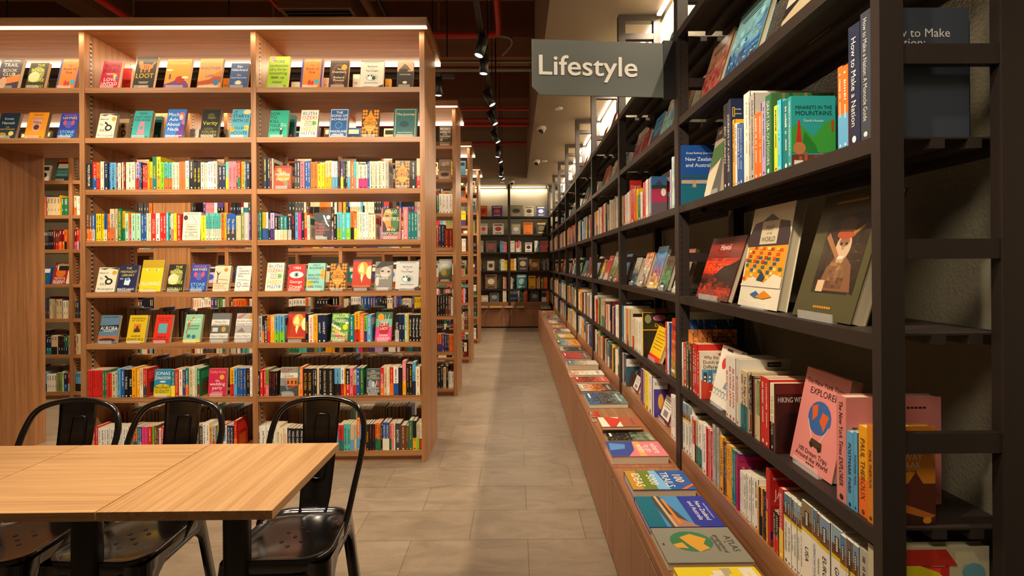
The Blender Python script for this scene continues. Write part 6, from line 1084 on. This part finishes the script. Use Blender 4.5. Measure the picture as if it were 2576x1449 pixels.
def stuff_faces(T, L, n, hm=0.2, lean=0.2):
    st = L/n
    for i in range(n):
        w = min(st*0.8, hm*0.68*sr.uniform(0.85, 1.15)); h = w*1.45; c = sr.choice(PB); c2 = sr.choice(PB)
        M4 = T @ Matrix.Translation((st*(i+0.5), 0.02, 0.003)) @ Matrix.Rotation(-lean, 4, 'X')
        S_.box(-w/2, w/2, 0, 0.02, 0, h, c, 0, M4)
        F = (M4.to_translation(), M4.to_3x3() @ Vector((1, 0, 0)), M4.to_3x3() @ Vector((0, 0, 1)), M4.to_3x3() @ Vector((0, -1, 0)))
        S_.rect(F, -w*0.4, h*0.66, w*0.4, h*0.9, contrast(c), 0.0008); S_.ell(F, 0, h*0.36, w*0.3, h*0.18, c2, 0.0008, 12)
FLIP = Matrix.Rotation(PI, 4, 'Z')
def fill_unit(Y0, ups, front=True, rear=True, xmax=None, skip=()):
    us = sorted(ups)
    for i in range(len(us)-1):
        a, b_ = us[i]+UT/2+0.006, us[i+1]-UT/2-0.006
        if any(p0 <= (a+b_)/2 <= p1 for p0, p1 in skip): continue
        bf = min(b_, xmax) if xmax and i == len(us)-2 else b_
        for s_ in range(8):
            z = SH[s_]+0.0006; pal = DKP if (i+s_) % 3 == 0 else PB
            if front:
                T = Matrix.Translation((a, Y0+0.014, z))
                if s_ in (0, 1, 4): stuff_faces(T, bf-a, max(1, int((bf-a)/0.19)))
                else: stuff_row(T, bf-a, 0, pal=pal)
            if rear:
                T = Matrix.Translation((b_, Y0+UD-0.014, z)) @ FLIP
                if s_ in (2, 3, 5, 6, 7): stuff_row(T, b_-a, 0, pal=pal, hm=0.2 if s_ > 4 else 0.185)
fill_unit(UY[1], U2, xmax=at_y(1098, 700, UY[1]).x, skip=((U2[4]+0.02, U2[3]-0.02),)); fill_unit(UY[2], U3); fill_unit(UY[3], U4)
for i in range(2):
    us = sorted(U1); a, b_ = us[i]+UT/2+0.006, us[i+1]-UT/2-0.006
    for s_ in (5, 6, 7): stuff_row(Matrix.Translation((b_, UY[0]+UD-0.014, SH[s_]+0.0006)) @ FLIP, b_-a, 0, hm=0.215)
RPAL = [col(c) for c in 'wwwwccceeggokrRyYGtbBspn']
for k in range(2, NB):
    for sh, kind in ((1.686, 's'), (0.848, 's'), (BB, 's'))+(((1.265, 'f'), (2.093, 'f'), (2.504, 'f')) if k > 3 else ()):
        T = Matrix.Translation((XS, BAY0+BAYL*(k+1)-0.045, sh+0.0006)) @ RZ; L = BAYL-0.085
        if kind == 's': stuff_row(T, L, 0, 0.17, RPAL, 0.235 if sh != BB else 0.21, 0.02, 0.05)
        else: stuff_faces(Matrix.Translation((0.035, 0, 0)) @ T, L, 6, 0.27)
for (u0, u1, sh) in [(1206, 1217, 2), (1258, 1276, 2), (1284, 1312, 2), (1345, 1380, 2), (1206, 1215, 1), (1256, 1277, 1), (1283, 1299, 1), (1361, 1381, 1), (1265, 1277, 0), (1283, 1296, 0), (1350, 1381, 0), (1264, 1278, -1), (1283, 1327, -1), (1362, 1381, -1)]:
    A, B = at_y(u0, 650, FY+0.012).x, at_y(u1, 650, FY+0.012).x
    stuff_row(Matrix.Translation((A, FY+0.012, (BSH[sh] if sh >= 0 else BB)+0.0006)), B-A, 0, 0.18, RPAL, 0.25, 0.03, 0.02)
for j in (2, 3):
    for sh in (0.848, 1.265, 1.686, BB): stuff_row(Matrix.Translation((FX[j]-FL+0.05, FY+0.012, sh+0.0006)), FL-0.1, 0, 0.18, RPAL, 0.25, 0.03, 0.05)
tag(S_.build('shelved_books', [M['cov'], M['pap']]), 'countless books filling the farther oak bookcases, back rows and distant black shelving', 'books', None, 'stuff')
